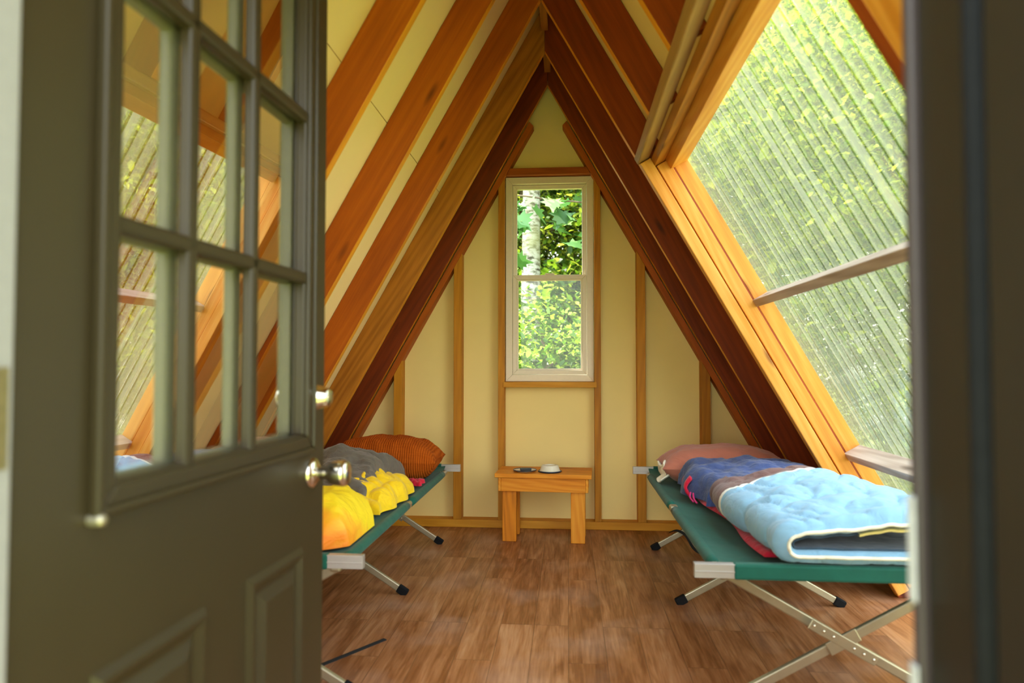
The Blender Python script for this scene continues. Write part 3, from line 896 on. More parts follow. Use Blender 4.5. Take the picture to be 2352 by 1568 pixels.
def make_cot(x0, x1, label, near=2.18, splay=0.0):
    """rails at x0 and x1 running along y"""
    ya, yb = 2.10, 4.02
    H = 0.405
    R = 0.016
    ext = 0.088
    xc = (x0 + x1) / 2
    cot = thing('camp_cot', (xc, (ya + yb) / 2, 0), label, 'cot', 'folding camp cots')
    frames = (near, 3.06, 3.93)
    gaps = [(y - 0.035, y + 0.035) for y in frames]
    # rails
    for x in (x0, x1):
        MB().tube([(x, ya + 0.02, H), (x, (ya + yb) / 2, H), (x, yb - 0.02, H)], R * 0.8, 12).build('rail', M_SILVER, cot)
    # end bars
    e1l = x1 + (ext if x1 > 0 else 0.06)
    e0l = x0 - (ext if x0 > 0 else 0.06)
    if x0 < 0:
        e1l = x1 + ext
    for y in (ya, yb):
        MB().b2((e0l, y - 0.013, H + 0.001), (e1l, y + 0.013, H + 0.042)).b2((e0l + 0.001, y - 0.0145, H + 0.018), (e1l - 0.001, y - 0.0125, H + 0.022)).build('end_bar', M_BARSILVER, cot, bevel=0.004)
    # canvas: sheet that sags a little between the rails, sleeves on the rails and end bars
    cv = MB()
    nx, ny = 25, 60

    def sheet(u, v):
        x = x0 + (x1 - x0) * u
        y = ya + (yb - ya) * v
        sag = 0.028 * (4 * u * (1 - u)) ** 0.8 * (0.35 + 0.65 * min(1, 4 * v * (1 - v) * 1.6))
        wr = 0.002 * fbm(x * 4, y * 9)
        rise = 0.022 * (max(0, 1 - v * (yb - ya) / 0.12) ** 2 + max(0, 1 - (1 - v) * (yb - ya) / 0.12) ** 2)
        return (x, y, H + R + rise - sag + wr)
    cv.grid(sheet, nx, ny)
    cv.grid(lambda u, v: (lambda p: (p[0], p[1], p[2] - 0.003))(sheet(1 - u, v)), nx, ny)
    # sleeves between the leg joints
    cuts = [ya + 0.045] + [c for g in gaps for c in g] + [yb - 0.045]
    segs = [(gaps[0][1], gaps[1][0]), (gaps[1][1], gaps[2][0])]
    for x in (x0, x1):
        for a, b in segs:
            n = 12
            cv.tube([(x, a + (b - a) * i / n, H) for i in range(n + 1)], [R * (1.25 if 0 < i < n else 1.18) for i in range(n + 1)], 12)
    cv.build('canvas', M_CANVAS, cot)
    for y in (ya, yb):
        MB().b2((x0 + 0.026, y - 0.0165, H - 0.003), (x1 - 0.022, y + 0.0165, H + 0.0445)).build('end_sleeve', M_CANVAS, cot, bevel=0.008)
    # legs
    for fi, y in enumerate(frames):
        for sgn in (1, -1):
            if sgn > 0:
                foot, top = V(x0 + 0.005 - (splay if fi == 0 else 0), y - 0.012, 0.004), V(x1, y - 0.012, H)
            else:
                foot, top = V(x1 - 0.005 + (splay if fi == 0 else 0), y + 0.012, 0.004), V(x0, y + 0.012, H)
            d = (top - foot).normalized()
            L = (top - foot).length
            up_ = V(0, 1, 0)
            leg = MB()
            leg.box(foot + d * ((L + 0.045) / 2), (L - 0.045, 0.018, 0.030), X=d, Y=up_)
            lg = leg.build('leg', M_SILVER, cot, bevel=0.004)
            MB().box(foot + d * 0.024, (0.050, 0.026, 0.038), X=d, Y=up_).build('foot_cap', M_RUBBER, lg, bevel=0.006)
            MB().box(top + V(0, 0, 0.002), (0.050, 0.036, 0.028), X=V(0, 1, 0), Y=V(1, 0, 0)).build('joint', M_SILVER, lg, bevel=0.008)
        # riveted brackets at the crossing
        zc = (H + 0.004) / 2
        c = V(xc, y - 0.024, zc)
        d1 = (V(x1, 0, H) - V(x0 + 0.005, 0, 0.004)).normalized()
        d2 = (V(x0, 0, H) - V(x1 - 0.005, 0, 0.004)).normalized()
        br = MB()
        br.box(c, (0.10, 0.005, 0.040), X=d1, Y=V(0, 1, 0))
        br.box(c - V(0, 0.001, 0), (0.22, 0.005, 0.032), X=d2, Y=V(0, 1, 0))
        b = br.build('cross_bracket', M_SILVER, cot, bevel=0.002)
        for t in (-0.098, -0.066, -0.034, 0.034, 0.066, 0.098):
            MB().lathe([(0.0, 0.0045), (0.003, 0.004), (0.0045, 0.0)], c + d2 * t + V(0, -0.0035, 0), V(0, -1, 0), 12).build('rivet', M_NICKEL, b)
    return cot


cotR = make_cot(0.462, 1.185, 'green canvas camp cot on the right with the light blue quilt on it')
cotL = make_cot(-1.362, -0.722, 'green canvas camp cot on the left, half hidden behind the open door', 2.125, 0.06)

# black strap tied round the far leg of the right cot
mb = MB()


def ribbon(mb, pts, w, wd, t=0.0015):
    pts = [V(*p) for p in pts]
    n = len(pts)
    vs, fs = [], []
    for p in pts:
        for a, b in ((-1, -1), (1, -1), (1, 1), (-1, 1)):
            vs.append(p + wd * (w / 2 * a) + V(0, -1, 0.2).normalized() * (t * b))
    for i in range(n - 1):
        for k in range(4):
            k2 = (k + 1) % 4
            fs.append((i * 4 + k, i * 4 + k2, (i + 1) * 4 + k2, (i + 1) * 4 + k))
    fs += [(3, 2, 1, 0), tuple((n - 1) * 4 + k for k in range(4))]
    mb.add(vs, fs, smooth=False)
    return mb


def smooth_path(ctrl, n=24):
    P = [V(*c) for c in ctrl]
    out = []
    m = len(P)
    for i in range(m - 1):
        p0, p1, p2, p3 = P[max(i - 1, 0)], P[i], P[i + 1], P[min(i + 2, m - 1)]
        k = max(2, n // (m - 1))
        for j in range(k):
            t = j / k
            out.append(0.5 * ((2 * p1) + (p2 - p0) * t + (2 * p0 - 5 * p1 + 4 * p2 - p3) * t * t + (3 * p1 - p0 - 3 * p2 + p3) * t ** 3))
    out.append(P[-1])
    return out


ribbon(mb, smooth_path([(0.56, 3.90, 0.10), (0.60, 3.895, 0.115), (0.65, 3.89, 0.09), (0.685, 3.87, 0.03), (0.72, 3.86, 0.004), (0.75, 3.86, 0.004)]), 0.018, V(0.6, 0.5, 0.4).normalized())
ribbon(mb, smooth_path([(0.60, 3.895, 0.115), (0.575, 3.90, 0.085), (0.555, 3.895, 0.065)]), 0.018, V(0.6, 0.5, 0.4).normalized())
ribbon(mb, smooth_path([(0.615, 3.895, 0.11), (0.65, 3.90, 0.135), (0.665, 3.90, 0.15)]), 0.018, V(0.6, 0.5, 0.4).normalized())
mb.build('strap', M_STRAP, cotR)

# strap end on the floor beside the left cot
mb = MB()
pts = smooth_path([(-1.02, 2.10, 0.003), (-0.93, 2.22, 0.003), (-0.83, 2.36, 0.003), (-0.69, 2.565, 0.003)])
vs, fs = [], []
for i, p in enumerate(pts):
    d = V(0.8, -0.6, 0)
    for a, b in ((-1, 0), (1, 0), (1, 1), (-1, 1)):
        vs.append(p + d * (0.009 * a) + V(0, 0, -0.002 + 0.003 * b))
for i in range(len(pts) - 1):
    for k in range(4):
        k2 = (k + 1) % 4
        fs.append((i * 4 + k, i * 4 + k2, (i + 1) * 4 + k2, (i + 1) * 4 + k))
mb.add(vs, fs)
tag(mb.build('floor_strap', M_STRAP, base=(-0.85, 2.3, 0)), 'thin black strap lying on the floor beside the left cot', 'strap')

# ------------------------------------------------------------------ bedding


def pillow(mb, c, lx, ly, h, seed, rot=0.0, tilt=0.0, lump=0.012, pw=2.6):
    """closed pillow: two grids meeting at the seam; c = centre of underside"""
    ca, sa = math.cos(rot), math.sin(rot)
    N, Mv = 48, 32

    def pt(u, v, side):
        a, b = 2 * u - 1, 2 * v - 1
        pin = 1 - 0.10 * (a * a) * (1 - abs(b)) * 0 - 0.07 * (1 - b * b) * (abs(a) ** 3) - 0.0
        pin2 = 1 - 0.07 * (1 - a * a) * (abs(b) ** 3)
        x, y = a * lx / 2 * pin, b * ly / 2 * pin2
        t = max(0, (1 - abs(a) ** pw)) ** 0.55 * max(0, (1 - abs(b) ** pw)) ** 0.55
        edge = min(1, t * 2)
        nz = fbm(x * 6 + seed, y * 6, side * 3.0) * lump * edge
        ed = fbm(x * 22 + seed, y * 22, side) * lump * 0.35 * edge
        if side > 0:
            z = h * 0.42 + h * 0.58 * t + nz + ed
        else:
            z = h * 0.42 - h * 0.42 * min(1, t * 1.5)
        z += tilt * y
        return (c[0] + x * ca - y * sa, c[1] + x * sa + y * ca, c[2] + z)
    mb.grid(lambda u, v: pt(u, v, 1), N, Mv)
    mb.grid(lambda u, v: pt(1 - u, v, -1), N, Mv)
    return mb


def heap(mb, outline, base, hfun, N=72, Mv=48, edge=0.25):
    """soft lying bag: outline(u,v)->(x,y); height rises fast from the rim (rounded edge)"""
    def pt(u, v):
        a, b = 2 * u - 1, 2 * v - 1
        x, y = outline(u, v)
        r = min(1 - abs(a), (1 - abs(b)))
        e = min(1.0, r / edge)
        e = math.sqrt(max(0, 1 - (1 - e) ** 2))
        return (x, y, base + hfun(u, v, x, y) * e)
    mb.grid(pt, N, Mv)
    mb.grid(lambda u, v: (*outline(1 - u, v), base), N // 3, Mv // 3)
    return mb


CZ = 0.424  # resting height on the canvas
def sagz(x, y, x0, x1):
    u = min(1, max(0, (x - x0) / (x1 - x0)))
    return 0.421 - 0.028 * (4 * u * (1 - u)) ** 0.8

# --- right cot: dusty pink pillow
pp = thing('pillow', (0.84, 3.70, CZ), 'dusty pink pillow at the far end of the right cot', 'pillow')
pillow(MB(), (0.815, 3.72, CZ + 0.002), 0.66, 0.36, 0.185, 3.3, rot=-0.04, lump=0.012, pw=2.8).build('pillowcase', M_PINK, pp)
mb = MB()
mb.grid(lambda u, v: (0.500 + 0.012 * math.sin(u * 7) - 0.008 * v, 3.60 + 0.17 * u, CZ + 0.035 + 0.075 * v * (1 - 0.4 * u) + 0.012 * math.sin(u * 11 + v * 6)), 20, 12)
mb.grid(lambda u, v: (0.470 + 0.05 * v + 0.008 * math.sin(u * 8), 3.58 + 0.10 * u, CZ + 0.010 + 0.035 * v + 0.008 * math.sin(u * 9 + 1)), 16, 10)
mb.build('pillow_insert', M_CREAM_CLOTH, pp, solidify=0.008)

# --- navy sleeping bag with crimson lining
nb = thing('sleeping_bag', (0.86, 2.9, CZ), 'navy blue sleeping bag with crimson lining on the right cot', 'sleeping bag')


def navy_out(u, v):
    x = 0.575 + 0.60 * u
    y = 2.945 + 0.535 * v
    x += 0.03 * math.sin(v * 9) * (1 - u) - 0.045 * v * (1 - u)
    y += 0.05 * math.sin(u * 5.5 + 0.5) * v
    return x, y


def navy_h(u, v, x, y):
    puff = 0.010 * (abs(math.sin(u * PI * 4.2 + v * 2)) * abs(math.sin(v * PI * 3))) ** 0.5
    hgt = 0.085 + 0.055 * math.exp(-((x - 0.90) / 0.30) ** 2)
    hgt *= (0.85 + 0.15 * min(1, v * 1.7))
    hgt += 0.020 * math.exp(-((x - 0.60) / 0.07) ** 2) * v
    return hgt + 0.022 * fbm(x * 5, y * 7, 2.0, 2) + 0.006 * fbm(x * 18, y * 24, 1.0, 2) + puff


heap(MB(), navy_out, CZ + 0.018, navy_h, 90, 80, 0.22).build('shell', M_NAVY, nb)


def crim_out(u, v):
    return 0.622 + 0.53 * u - 0.045 * v ** 2 - 0.012 * math.sin(v * 11), 2.25 + 1.15 * v


heap(MB(), crim_out, CZ + 0.003, lambda u, v, x, y: 0.014 + 0.004 * fbm(x * 14, y * 14), 40, 70, 0.06).build('lining', M_CRIMSON, nb)
mb = MB()
mb.grid(lambda u, v: (0.555 - 0.025 * math.sin(PI * u) + 0.02 * v, 3.16 + 0.2 * v, CZ + 0.012 + 0.085 * u + 0.008 * math.sin(v * 12)), 14, 14)
mb.build('lining_flap', M_CRIMSON, nb, solidify=0.012)
MB().tube(smooth_path([(0.548, 3.14, CZ + 0.04), (0.540, 3.11, CZ + 0.025), (0.548, 3.07, CZ + 0.012)]), 0.004, 8).tube(smooth_path([(0.556, 3.12, CZ + 0.04), (0.552, 3.08, CZ + 0.022), (0.560, 3.05, CZ + 0.010)]), 0.004, 8).build('zipper_pull', plain('magenta_cord', srgb(196, 40, 110), 0.7), nb)

# --- light blue quilt folded in half
qx0 = 0.645
qy0, qy1 = 2.085, 2.925
ql = thing('quilt', (0.9, 2.5, CZ), 'light blue puffy quilt with a brown and white end band, folded on the right cot', 'quilt')


def q_center(t, y):
    """path across the quilt: t 0 = right end of the lower layer, 1 = right end of the upper layer"""
    v = (y - qy0) / (qy1 - qy0)
    xl_ = qx0 - 0.035 * v + 0.012 * math.sin(v * 7)
    xr_ = 1.185
    rr = 0.030
    zl = CZ + 0.052
    Lx = xr_ - xl_ - rr
    arc = PI * rr
    tot = 2 * Lx + arc
    d = t * tot
    ztop = lambda x: zl + 2 * rr + (0.040 * min(1, max(0, (x - xl_) / 0.30)) ** 1.2) * (1 - 0.2 * v) - 0.05 * max(0, (x - 0.98) / 0.2) ** 2 * v + 0.03 * math.exp(-((x - 0.9) / 0.2) ** 2) * v
    if d < Lx:
        return V(xr_ - d, y, zl - 0.012 * (1 - v) * 0), V(0, 0, -1)
    if d < Lx + arc:
        a = (d - Lx) / rr
        return V(xl_ + rr - rr * math.sin(a), y, zl + rr - rr * math.cos(a)), V(-math.sin(a), 0, -math.cos(a))
    x = xl_ + rr + (d - Lx - arc)
    return V(x, y, ztop(x)), V(0, 0, 1)


def q_puff(t, y):
    a = t * 6.0 + 0.55 * math.sin(y * 6 + 1) + 0.25 * math.sin(y * 15 + t * 9)
    b = (y - qy0) * 4.6 + 0.75 * math.sin(t * 10 + 0.6) + 0.2 * math.sin(t * 31 + 1)
    s = (abs(math.sin(PI * a)) * abs(math.sin(PI * b)))
    return 0.024 * s ** 0.26


def q_layer(mb, y0, y1, t0, t1, off_in, off_out, nt=150, ny=70, puff=1.0, endround=(False, False), sk=(0, 0)):
    def pt(t, y, side):
        c, n = q_center(t, y)
        wob = 0.010 * fbm(c.x * 9, y * 9, 5.0 if t > 0.5 else 1.0)
        e = 1.0
        if endround[0]:
            e *= min(1, math.sqrt(max(0.0, (y - y0) / 0.03)))
        if endround[1]:
            e *= min(1, math.sqrt(max(0.0, (y1 - y) / 0.03)))
        drop = 0.0
        if t > 0.55:
            drop = -0.03 * max(0, (y - (qy1 - 0.07)) / 0.07) ** 2
        if side > 0:
            o = (off_out - 0.012) * e + 0.012 * e + q_puff(t, y) * puff * e
        else:
            o = -off_in * e
        p = c + n * o
        p.z += wob * (1 if t > 0.55 else 0.2) + drop
        p.z = max(p.z, CZ + 0.029)
        return p
    T_ = lambda u: t0 + (t1 - t0) * u
    gk = lambda t: max(0.0, (t - 0.56) / 0.44)
    Y_ = lambda v, t=0.0: y0 + sk[0] * gk(t) + (y1 + sk[1] * gk(t) - y0 - sk[0] * gk(t)) * v
    mb.grid(lambda u, v: pt(T_(u), Y_(v, T_(u)), 1), nt, ny)
    mb.grid(lambda u, v: pt(T_(1 - u), Y_(v, T_(1 - u)), -1), nt, ny)
    # close the two y ends
    for vv, flip in ((0, True), (1, False)):
        mb.grid(lambda u, w: pt(T_(u if flip else 1 - u), Y_(vv, T_(u if flip else 1 - u)), 1 - 2 * w if False else (1 if w < 0.5 else -1)), nt, 2)
    return mb


q_layer(MB(), qy0, 2.665, 0, 1, 0.016, 0.018, endround=(True, False), sk=(0, 0.205)).build('quilt_body', M_SKY, ql)
q_layer(MB(), 2.665, 2.690, 0, 1, 0.016, 0.023, ny=6, puff=0.6, sk=(0.205, 0.205)).build('white_stripe', M_WHITEBAND, ql)
q_layer(MB(), 2.690, 2.905, 0, 1, 0.016, 0.019, ny=30, puff=0.7, sk=(0.205, 0.0)).build('end_band', M_BROWNBAND, ql)
q_layer(MB(), 2.905, qy1 + 0.005, 0, 1, 0.016, 0.022, ny=6, puff=0.4, endround=(False, True)).build('white_binding', M_WHITEBAND, ql)
q_layer(MB(), qy0 + 0.02, qy1 - 0.1, 0.02, 0.98, 0.021, -0.0165, ny=30, puff=0.0).build('lining', M_SLATE, ql)  # dark layer stands for the shade in the fold
q_layer(MB(), qy1 - 0.09, qy1 + 0.014, 0.02, 0.98, 0.021, -0.0165, ny=10, puff=0.0).build('orange_facing', M_ORANGE, ql)
q_layer(MB(), qy0 + 0.008, qy0 + 0.06, 0.70, 0.99, 0.0235, -0.0168, nt=40, ny=6, puff=0.0).build('yellow_facing', M_PALEYEL, ql)
# piping round the near end
pts = []
for i in range(121):
    t = i / 120
    c, n = q_center(t, qy0)
    wob = 0.010 * fbm(c.x * 9, qy0 * 9, 5.0 if t > 0.5 else 1.0) * (1 if t > 0.55 else 0.2)
    p = c + V(0, -0.004, wob)
    pts.append(p)
MB().tube(pts, 0.0055, 8).build('piping', M_CREAM_CLOTH, ql)
# ties at the near edge
mb = MB()
c1, _ = q_center(0.86, qy0)
ribbon(mb, smooth_path([c1 + V(0.0, 0.0, 0.012), c1 + V(0.015, -0.020, 0.004), c1 + V(0.030, -0.024, -0.03), c1 + V(0.038, -0.022, -0.062), c1 + V(0.045, -0.026, -0.10), c1 + V(0.042, -0.026, -0.118)]), 0.012, V(1, 0, 0.15).normalized())
c2, _ = q_center(0.885, qy0)
ribbon(mb, smooth_path([c2 + V(0.0, 0.01, 0.020), c2 + V(0.03, -0.016, 0.010), c2 + V(0.055, -0.026, -0.02), c2 + V(0.085, -0.028, -0.058)]), 0.020, V(0.8, 0, 0.6).normalized())
ribbon(mb, smooth_path([c1 + V(-0.012, 0.0, 0.012), c1 + V(0.0, -0.018, 0.002), c1 + V(0.022, -0.022, -0.022), c1 + V(0.034, -0.022, -0.05)]), 0.020, V(0.8, 0, 0.5).normalized())
mb.build('tie_strap', M_WHITEBAND, ql)

# --- left cot: rust corduroy pillow
rp = MB()
pillow(rp, (-1.0, 3.74, CZ + 0.002), 0.60, 0.36, 0.215, 9.1, rot=0.03, lump=0.014, pw=3.2)
tag(rp.build('pillow', M_CORD, base=(-1.0, 3.74, CZ)), 'plump rust brown corduroy pillow at the far end of the left cot', 'pillow')

# crimson cloth peeking out under it
mb = MB()
heap(mb, lambda u, v: (-0.825 + 0.08 * u + 0.008 * math.sin(v * 9), 3.425 + 0.115 * v - 0.02 * u), CZ + 0.002, lambda u, v, x, y: 0.020 + 0.014 * fbm(x * 30, y * 30), 24, 20, 0.3)
tag(mb.build('folded_cloth', M_CRIMSON, base=(-0.85, 3.5, CZ)), 'small crimson cloth poking out below the rust pillow', 'cloth')

# --- grey and yellow sleeping bag
gb = thing('sleeping_bag', (-1.0, 3.0, CZ), 'grey puffy sleeping bag with bright yellow lining on the left cot', 'sleeping bag')


def grey_out(u, v):
    x = -1.34 + 0.50 * u
    y = 2.78 + 0.66 * v
    return x + 0.02 * math.sin(v * 8), y


def grey_h(u, v, x, y):
    hh = 0.150 + 0.065 * math.exp(-((x + 1.08) / 0.16) ** 2 - ((y - 3.20) / 0.18) ** 2)
    q = abs(math.sin(PI * (v * 4 + 0.3 * u))) ** 0.4
    return hh * (0.86 + 0.14 * q) * (0.6 + 0.4 * min(1, v * 1.8)) + 0.02 * fbm(x * 9, y * 9)


heap(MB(), grey_out, CZ + 0.014, grey_h, 64, 64, 0.24).build('shell', M_GREY, gb)


def yel_out(u, v):
    y = 2.74 + 0.64 * v
    x = -0.985 + 0.205 * u + 0.045 * math.sin(v * 2.4 + 0.4) + 0.012 * math.sin(v * 22 + u * 3)
    return x, y


def yel_h(u, v, x, y):
    puff = (math.sin(PI * (u * 2.6 + 0.4 * math.sin(v * 6))) ** 2 * math.sin(PI * (v * 6.5 + 0.5 * u)) ** 2) ** 0.36
    hh = (0.135 - 0.080 * u) * (0.75 + 0.25 * math.sin(PI * min(1, v * 1.1)))
    return hh + 0.020 * puff + 0.010 * fbm(x * 12, y * 12, 0, 2)


heap(MB(), yel_out, CZ + 0.004, yel_h, 110, 170, 0.42).build('lining', M_YELLOW, gb)

# --- yellow-orange folded blanket at the near end
def yb_out(u, v):
    a = 2 * u - 1
    x = -1.30 + 0.565 * u
    y = 2.17 + 0.50 * v
    # rounded corner on the aisle side
    r = max(0, (u - 0.55) / 0.45)
    y = 2.42 + (y - 2.42) * (1 - 0.40 * r ** 2.4)
    return x, y


def yb_h(u, v, x, y):
    fold = 0.010 * math.sin(7 * v + 5 * u) + 0.005 * math.sin(20 * (v + 0.4 * u))
    dent = -0.075 * math.exp(-((x + 0.86) / 0.06) ** 2 - ((y - 2.22) / 0.06) ** 2)
    return 0.132 + 0.02 * math.sin(PI * v) + fold * 0.5 + dent + 0.015 * fbm(x * 8, y * 8)


yb = MB()
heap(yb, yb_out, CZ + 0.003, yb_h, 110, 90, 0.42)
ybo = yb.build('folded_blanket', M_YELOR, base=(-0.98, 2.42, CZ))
tag(ybo, 'yellow and orange folded blanket at the near end of the left cot', 'blanket')

# ------------------------------------------------------------------ forest


def leaf_mesh(name, mat, centers, size, jitter=0.5, flat=0.5, lobed=False, seed=0):
    r = np.random.default_rng(seed)
    n = len(centers)
    if lobed:
        half = [(0, 0), (0.10, 0.10), (0.42, 0.02), (0.30, 0.22), (0.55, 0.42), (0.30, 0.45), (0.32, 0.62), (0.14, 0.60), (0.0, 1.0)]
        pts = half + [(-a, b) for a, b in reversed(half[1:-1])]
        shape = np.array([(a, b - 0.1, -0.25 * abs(a)) for a, b in pts])
    else:
        shape = np.array([(0, 0, 0), (0.28, 0.3, -0.06), (0.22, 0.7, -0.06), (0, 1.0, 0), (-0.22, 0.7, -0.06), (-0.28, 0.3, -0.06)])
    k = len(shape)
    # random orientation, biased so leaves droop and face up
    yaw_ = r.uniform(0, 2 * PI, n)
    droop = r.normal(-0.35, 0.45, n)
    roll = r.normal(0, flat, n)
    sz = size * r.uniform(1 - jitter, 1 + jitter, n)
    cy, sy = np.cos(yaw_), np.sin(yaw_)
    cd, sd = np.cos(droop), np.sin(droop)
    fwd = np.stack([cy * cd, sy * cd, sd], 1)
    side = np.stack([-sy, cy, np.zeros(n)], 1)
    nor = np.cross(fwd, side)
    cr, sr = np.cos(roll)[:, None], np.sin(roll)[:, None]
    side2 = side * cr + nor * sr
    nor2 = nor * cr - side * sr
    vs = (centers[:, None, :] + sz[:, None, None] * (shape[None, :, 0:1] * side2[:, None, :] + shape[None, :, 1:2] * fwd[:, None, :] - shape[None, :, 2:3] * nor2[:, None, :]))
    vs = vs.reshape(-1, 3)
    me = bpy.data.meshes.new(name)
    me.vertices.add(n * k)
    me.vertices.foreach_set('co', vs.ravel())
    me.loops.add(n * k)
    me.loops.foreach_set('vertex_index', np.arange(n * k))
    me.polygons.add(n)
    me.polygons.foreach_set('loop_start', np.arange(n) * k)
    me.polygons.foreach_set('loop_total', np.full(n, k))
    me.materials.append(mat)
    me.update()
    me.validate()
    return me


def clumps(n_cl, n_leaf, rx, rz, zc, spread, seed, hollow=0.5):
    r = np.random.default_rng(seed)
    d = r.normal(size=(n_cl, 3))
    d /= np.linalg.norm(d, axis=1)[:, None]
    rad = r.uniform(hollow, 1.0, (n_cl, 1))
    c = d * rad * np.array([rx, rx, rz]) + np.array([0, 0, zc])
    pts = c[r.integers(0, n_cl, n_leaf)] + r.normal(size=(n_leaf, 3)) * spread * np.array([1, 1, 0.6])
    pts[:, 2] = np.maximum(pts[:, 2], 0.05)
    return pts


def trunk_mb(h, r, lean=(0, 0), seed=0, branches=5, zb=0.35):
    rr = random.Random(seed)
    mb = MB()
    pts = []
    n = 10
    for i in range(n + 1):
        t = i / n
        pts.append((lean[0] * t + 0.04 * math.sin(t * 5 + seed), lean[1] * t + 0.04 * math.sin(t * 4 + seed * 2), -0.1 + h * t))
    mb.tube(pts, [r * (1.15 - 0.6 * i / n) for i in range(n + 1)], 14)
    for b in range(branches):
        t = rr.uniform(zb, 0.9)
        an = rr.uniform(0, 2 * PI)
        L = rr.uniform(0.18, 0.3) * h
        i = int(t * n)
        p = V(*pts[i])
        q = p + V(math.cos(an) * L, math.sin(an) * L, L * 0.45)
        m_ = (p + q) / 2 + V(0, 0, -0.05 * L)
        mb.tube([p, m_, q], [r * 0.35, r * 0.22, r * 0.08], 7)
    return mb


PROTO = {}


def tree(kind, name, loc, scale, rotz, label, cat, group=None):
    """first of a kind builds its trunk and crown; later ones copy thing and parts"""
    base = V(*loc)
    root = thing(name, (0, 0, 0), label, cat, group)
    if kind not in PROTO:
        spec = KINDS[kind]
        tr = spec['trunk']()
        t_o = tr.build(spec.get('tname', 'tree_trunk'), spec['tmat'], root)
        me = spec['leaves']()
        f_o = bpy.data.objects.new('foliage', me)
        COL.objects.link(f_o)
        f_o.parent = root
        PROTO[kind] = (t_o, f_o)
    else:
        for src in PROTO[kind]:
            c = src.copy()
            COL.objects.link(c)
            c.parent = root
    root.location = base
    root.scale = (scale,) * 3
    root.rotation_euler = (0, 0, rotz)
    return root


KINDS = {
    'birch': dict(trunk=lambda: trunk_mb(9.0, 0.12, (0.25, 0.1), 1, 6, 0.5), tmat=M_BIRCH,
                  leaves=lambda: leaf_mesh('foliage', M_LEAF_A, clumps(90, 7000, 2.0, 2.2, 6.8, 0.35, 5), 0.10, seed=1)),
    'maple': dict(trunk=lambda: trunk_mb(7.0, 0.10, (0.3, -0.2), 2, 9, 0.15), tmat=M_BARK,
                  leaves=lambda: leaf_mesh('foliage', M_LEAF_A, clumps(150, 17000, 2.3, 2.9, 3.7, 0.26, 6, 0.35), 0.095, lobed=False, seed=2)),
    'alder': dict(trunk=lambda: trunk_mb(9.0, 0.11, (-0.2, 0.2), 3, 9, 0.2), tmat=M_BARK,
                  leaves=lambda: leaf_mesh('foliage', M_LEAF_B, clumps(150, 17000, 2.1, 3.8, 4.9, 0.28, 7, 0.3), 0.095, seed=3)),
    'shrub': dict(trunk=lambda: trunk_mb(1.6, 0.03, (0.1, 0.1), 4, 8, 0.1), tmat=M_BARK, tname='stem',
                  leaves=lambda: leaf_mesh('foliage', M_LEAF_C, clumps(70, 6000, 0.95, 0.85, 0.95, 0.16, 8, 0.2), 0.060, seed=4)),
}
GZ = -0.30


def polar(r, deg):
    return (r * math.sin(math.radians(deg)), r * math.cos(math.radians(deg)), GZ)


tree('birch', 'birch_tree', (-0.56, 8.6, GZ), 1.0, 0.0, 'white-barked birch tree standing outside the end wall window', 'tree')
far_lab = 'leafy tree in the sunlit woods outside the cabin'
forest = [('alder', 11.5, -3, 1.0), ('maple', 13.5, 2.5, 1.1), ('maple', 14, -9, 1.0), ('alder', 17.5, 0, 1.2),
          ('maple', 10.0, 14, 1.15), ('alder', 11.5, 21.5, 1.05), ('maple', 9.2, 27.5, 1.0), ('alder', 12.0, 33, 1.1), ('maple', 10.2, 41, 1.1),
          ('maple', 15.5, 10, 1.5), ('alder', 16, 24, 1.4), ('maple', 15, 35, 1.6), ('alder', 14.5, 51, 1.3), ('maple', 21, 17, 2.0), ('maple', 22, 30, 2.1), ('alder', 22, 43, 1.8),
          ('maple', 17, 66, 1.1), ('alder', 13, -24, 1.0), ('maple', 14, -40, 1.1)]
for i, (k, r_, d_, s_) in enumerate(forest):
    tree(k, 'maple_tree' if k == 'maple' else 'alder_tree', polar(r_, d_), s_, i * 1.7, far_lab, 'tree', 'trees in the woods outside')
shrubs = [(6.4, -8.5, 1.0), (6.8, -1.0, 1.1), (7.6, 3.0, 1.1), (9.2, -5.5, 1.5), (9.8, -0.2, 1.5), (11.0, 2.0, 1.8),
          (8.2, 19, 0.6), (8.6, 33, 0.55), (14.5, 28.5, 1.5), (14.0, 17.5, 1.4), (15.5, 43, 1.5), (13.5, 23, 1.1), (13.0, 35, 1.3), (17, 21, 1.9), (18, 32, 2.0), (17, 38, 1.9)]
for i, (r_, d_, s_) in enumerate(shrubs):
    tree('shrub', 'shrub', polar(r_, d_), s_, i * 2.1, 'bright green leafy shrub growing outside the cabin', 'shrub', 'shrubs outside the cabin')

# maple sapling whose big leaves hang in front of the window
sap = thing('maple_sapling', (-1.25, 6.6, GZ), 'young maple whose large lobed leaves hang before the window', 'tree')
mb = MB()
mb.tube([(-1.25, 6.6, GZ - 0.1), (-1.2, 6.6, 1.2), (-1.1, 6.55, 2.6)], [0.03, 0.025, 0.015], 8)
mb.tube(smooth_path([(-1.13, 6.57, 2.3), (-0.8, 6.5, 2.62), (-0.5, 6.5, 2.66), (-0.2, 6.5, 2.62), (0.15, 6.5, 2.58)]), 0.008, 6)
mb.build('stem', M_BARK, sap)
pts = []
for i in range(46):
    t = random.random()
    x = -0.95 + 1.15 * t
    pts.append((x - BASE[sap.name][0], 6.45 + random.uniform(-0.18, 0.18) - 6.6, 2.45 + random.uniform(-0.35, 0.30) - (0.15 if x < -0.3 else -0.08) - GZ))
me = leaf_mesh('leaf', M_LEAF_D, np.array(pts), 0.20, 0.3, 0.4, lobed=True, seed=9)
lo = bpy.data.objects.new('leaf', me)
COL.objects.link(lo)
lo.parent = sap

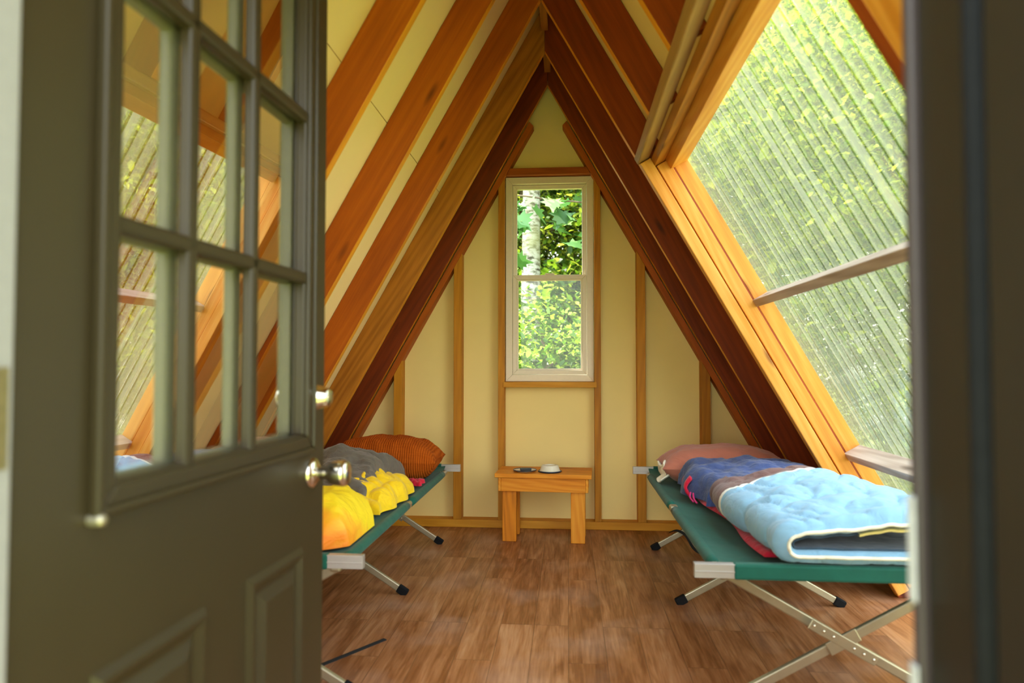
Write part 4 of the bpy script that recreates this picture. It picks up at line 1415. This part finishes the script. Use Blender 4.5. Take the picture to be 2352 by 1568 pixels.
# grass
gp = np.stack([rng.uniform(1.9, 9, 9000), rng.uniform(2.5, 14, 9000), np.full(9000, GZ)], 1)
gm = leaf_mesh('grass', M_LEAF_C, gp, 0.16, 0.5, 0.3, seed=12)
go = bpy.data.objects.new('grass', gm)
COL.objects.link(go)
tag(go, 'short wild grass on the forest floor beside the cabin', 'grass', kind='stuff')

# ------------------------------------------------------------------ light
w = bpy.data.worlds.new('world')
scene.world = w
w.use_nodes = True
wt = w.node_tree
wt.nodes.clear()
wo = wt.nodes.new('ShaderNodeOutputWorld')
bg = wt.nodes.new('ShaderNodeBackground')
tcn = wt.nodes.new('ShaderNodeTexCoord')
sp_ = wt.nodes.new('ShaderNodeSeparateXYZ')
cr_ = wt.nodes.new('ShaderNodeValToRGB')
wt.links.new(tcn.outputs['Generated'], sp_.inputs[0])
wt.links.new(sp_.outputs[2], cr_.inputs[0])
cr_.color_ramp.elements[0].position = 0.0
cr_.color_ramp.elements[0].color = (1.0, 0.98, 0.88, 1)
cr_.color_ramp.elements[1].position = 0.7
cr_.color_ramp.elements[1].color = (0.72, 0.86, 1.0, 1)
wt.links.new(cr_.outputs[0], bg.inputs[0])
bg.inputs[1].default_value = 6.0
wt.links.new(bg.outputs[0], wo.inputs[0])
sd_ = bpy.data.lights.new('sun', 'SUN')
sd_.energy = 19.0
sd_.angle = 0.02
sd_.color = (1.0, 0.95, 0.84)
so = bpy.data.objects.new('sun', sd_)
COL.objects.link(so)
el, az_ = math.radians(57), math.radians(-82)   # from the left
dirv = V(math.sin(az_) * math.cos(el), math.cos(az_) * math.cos(el), math.sin(el))
so.rotation_euler = dirv.to_track_quat('Z', 'Y').to_euler()

scene.view_settings.view_transform = 'Standard'
scene.view_settings.look = 'None'
scene.view_settings.exposure = 0.0
cy = scene.cycles
cy.max_bounces = 9
cy.diffuse_bounces = 5
cy.glossy_bounces = 4
cy.transmission_bounces = 6
cy.transparent_max_bounces = 16
cy.sample_clamp_indirect = 6.0
cy.use_denoising = True
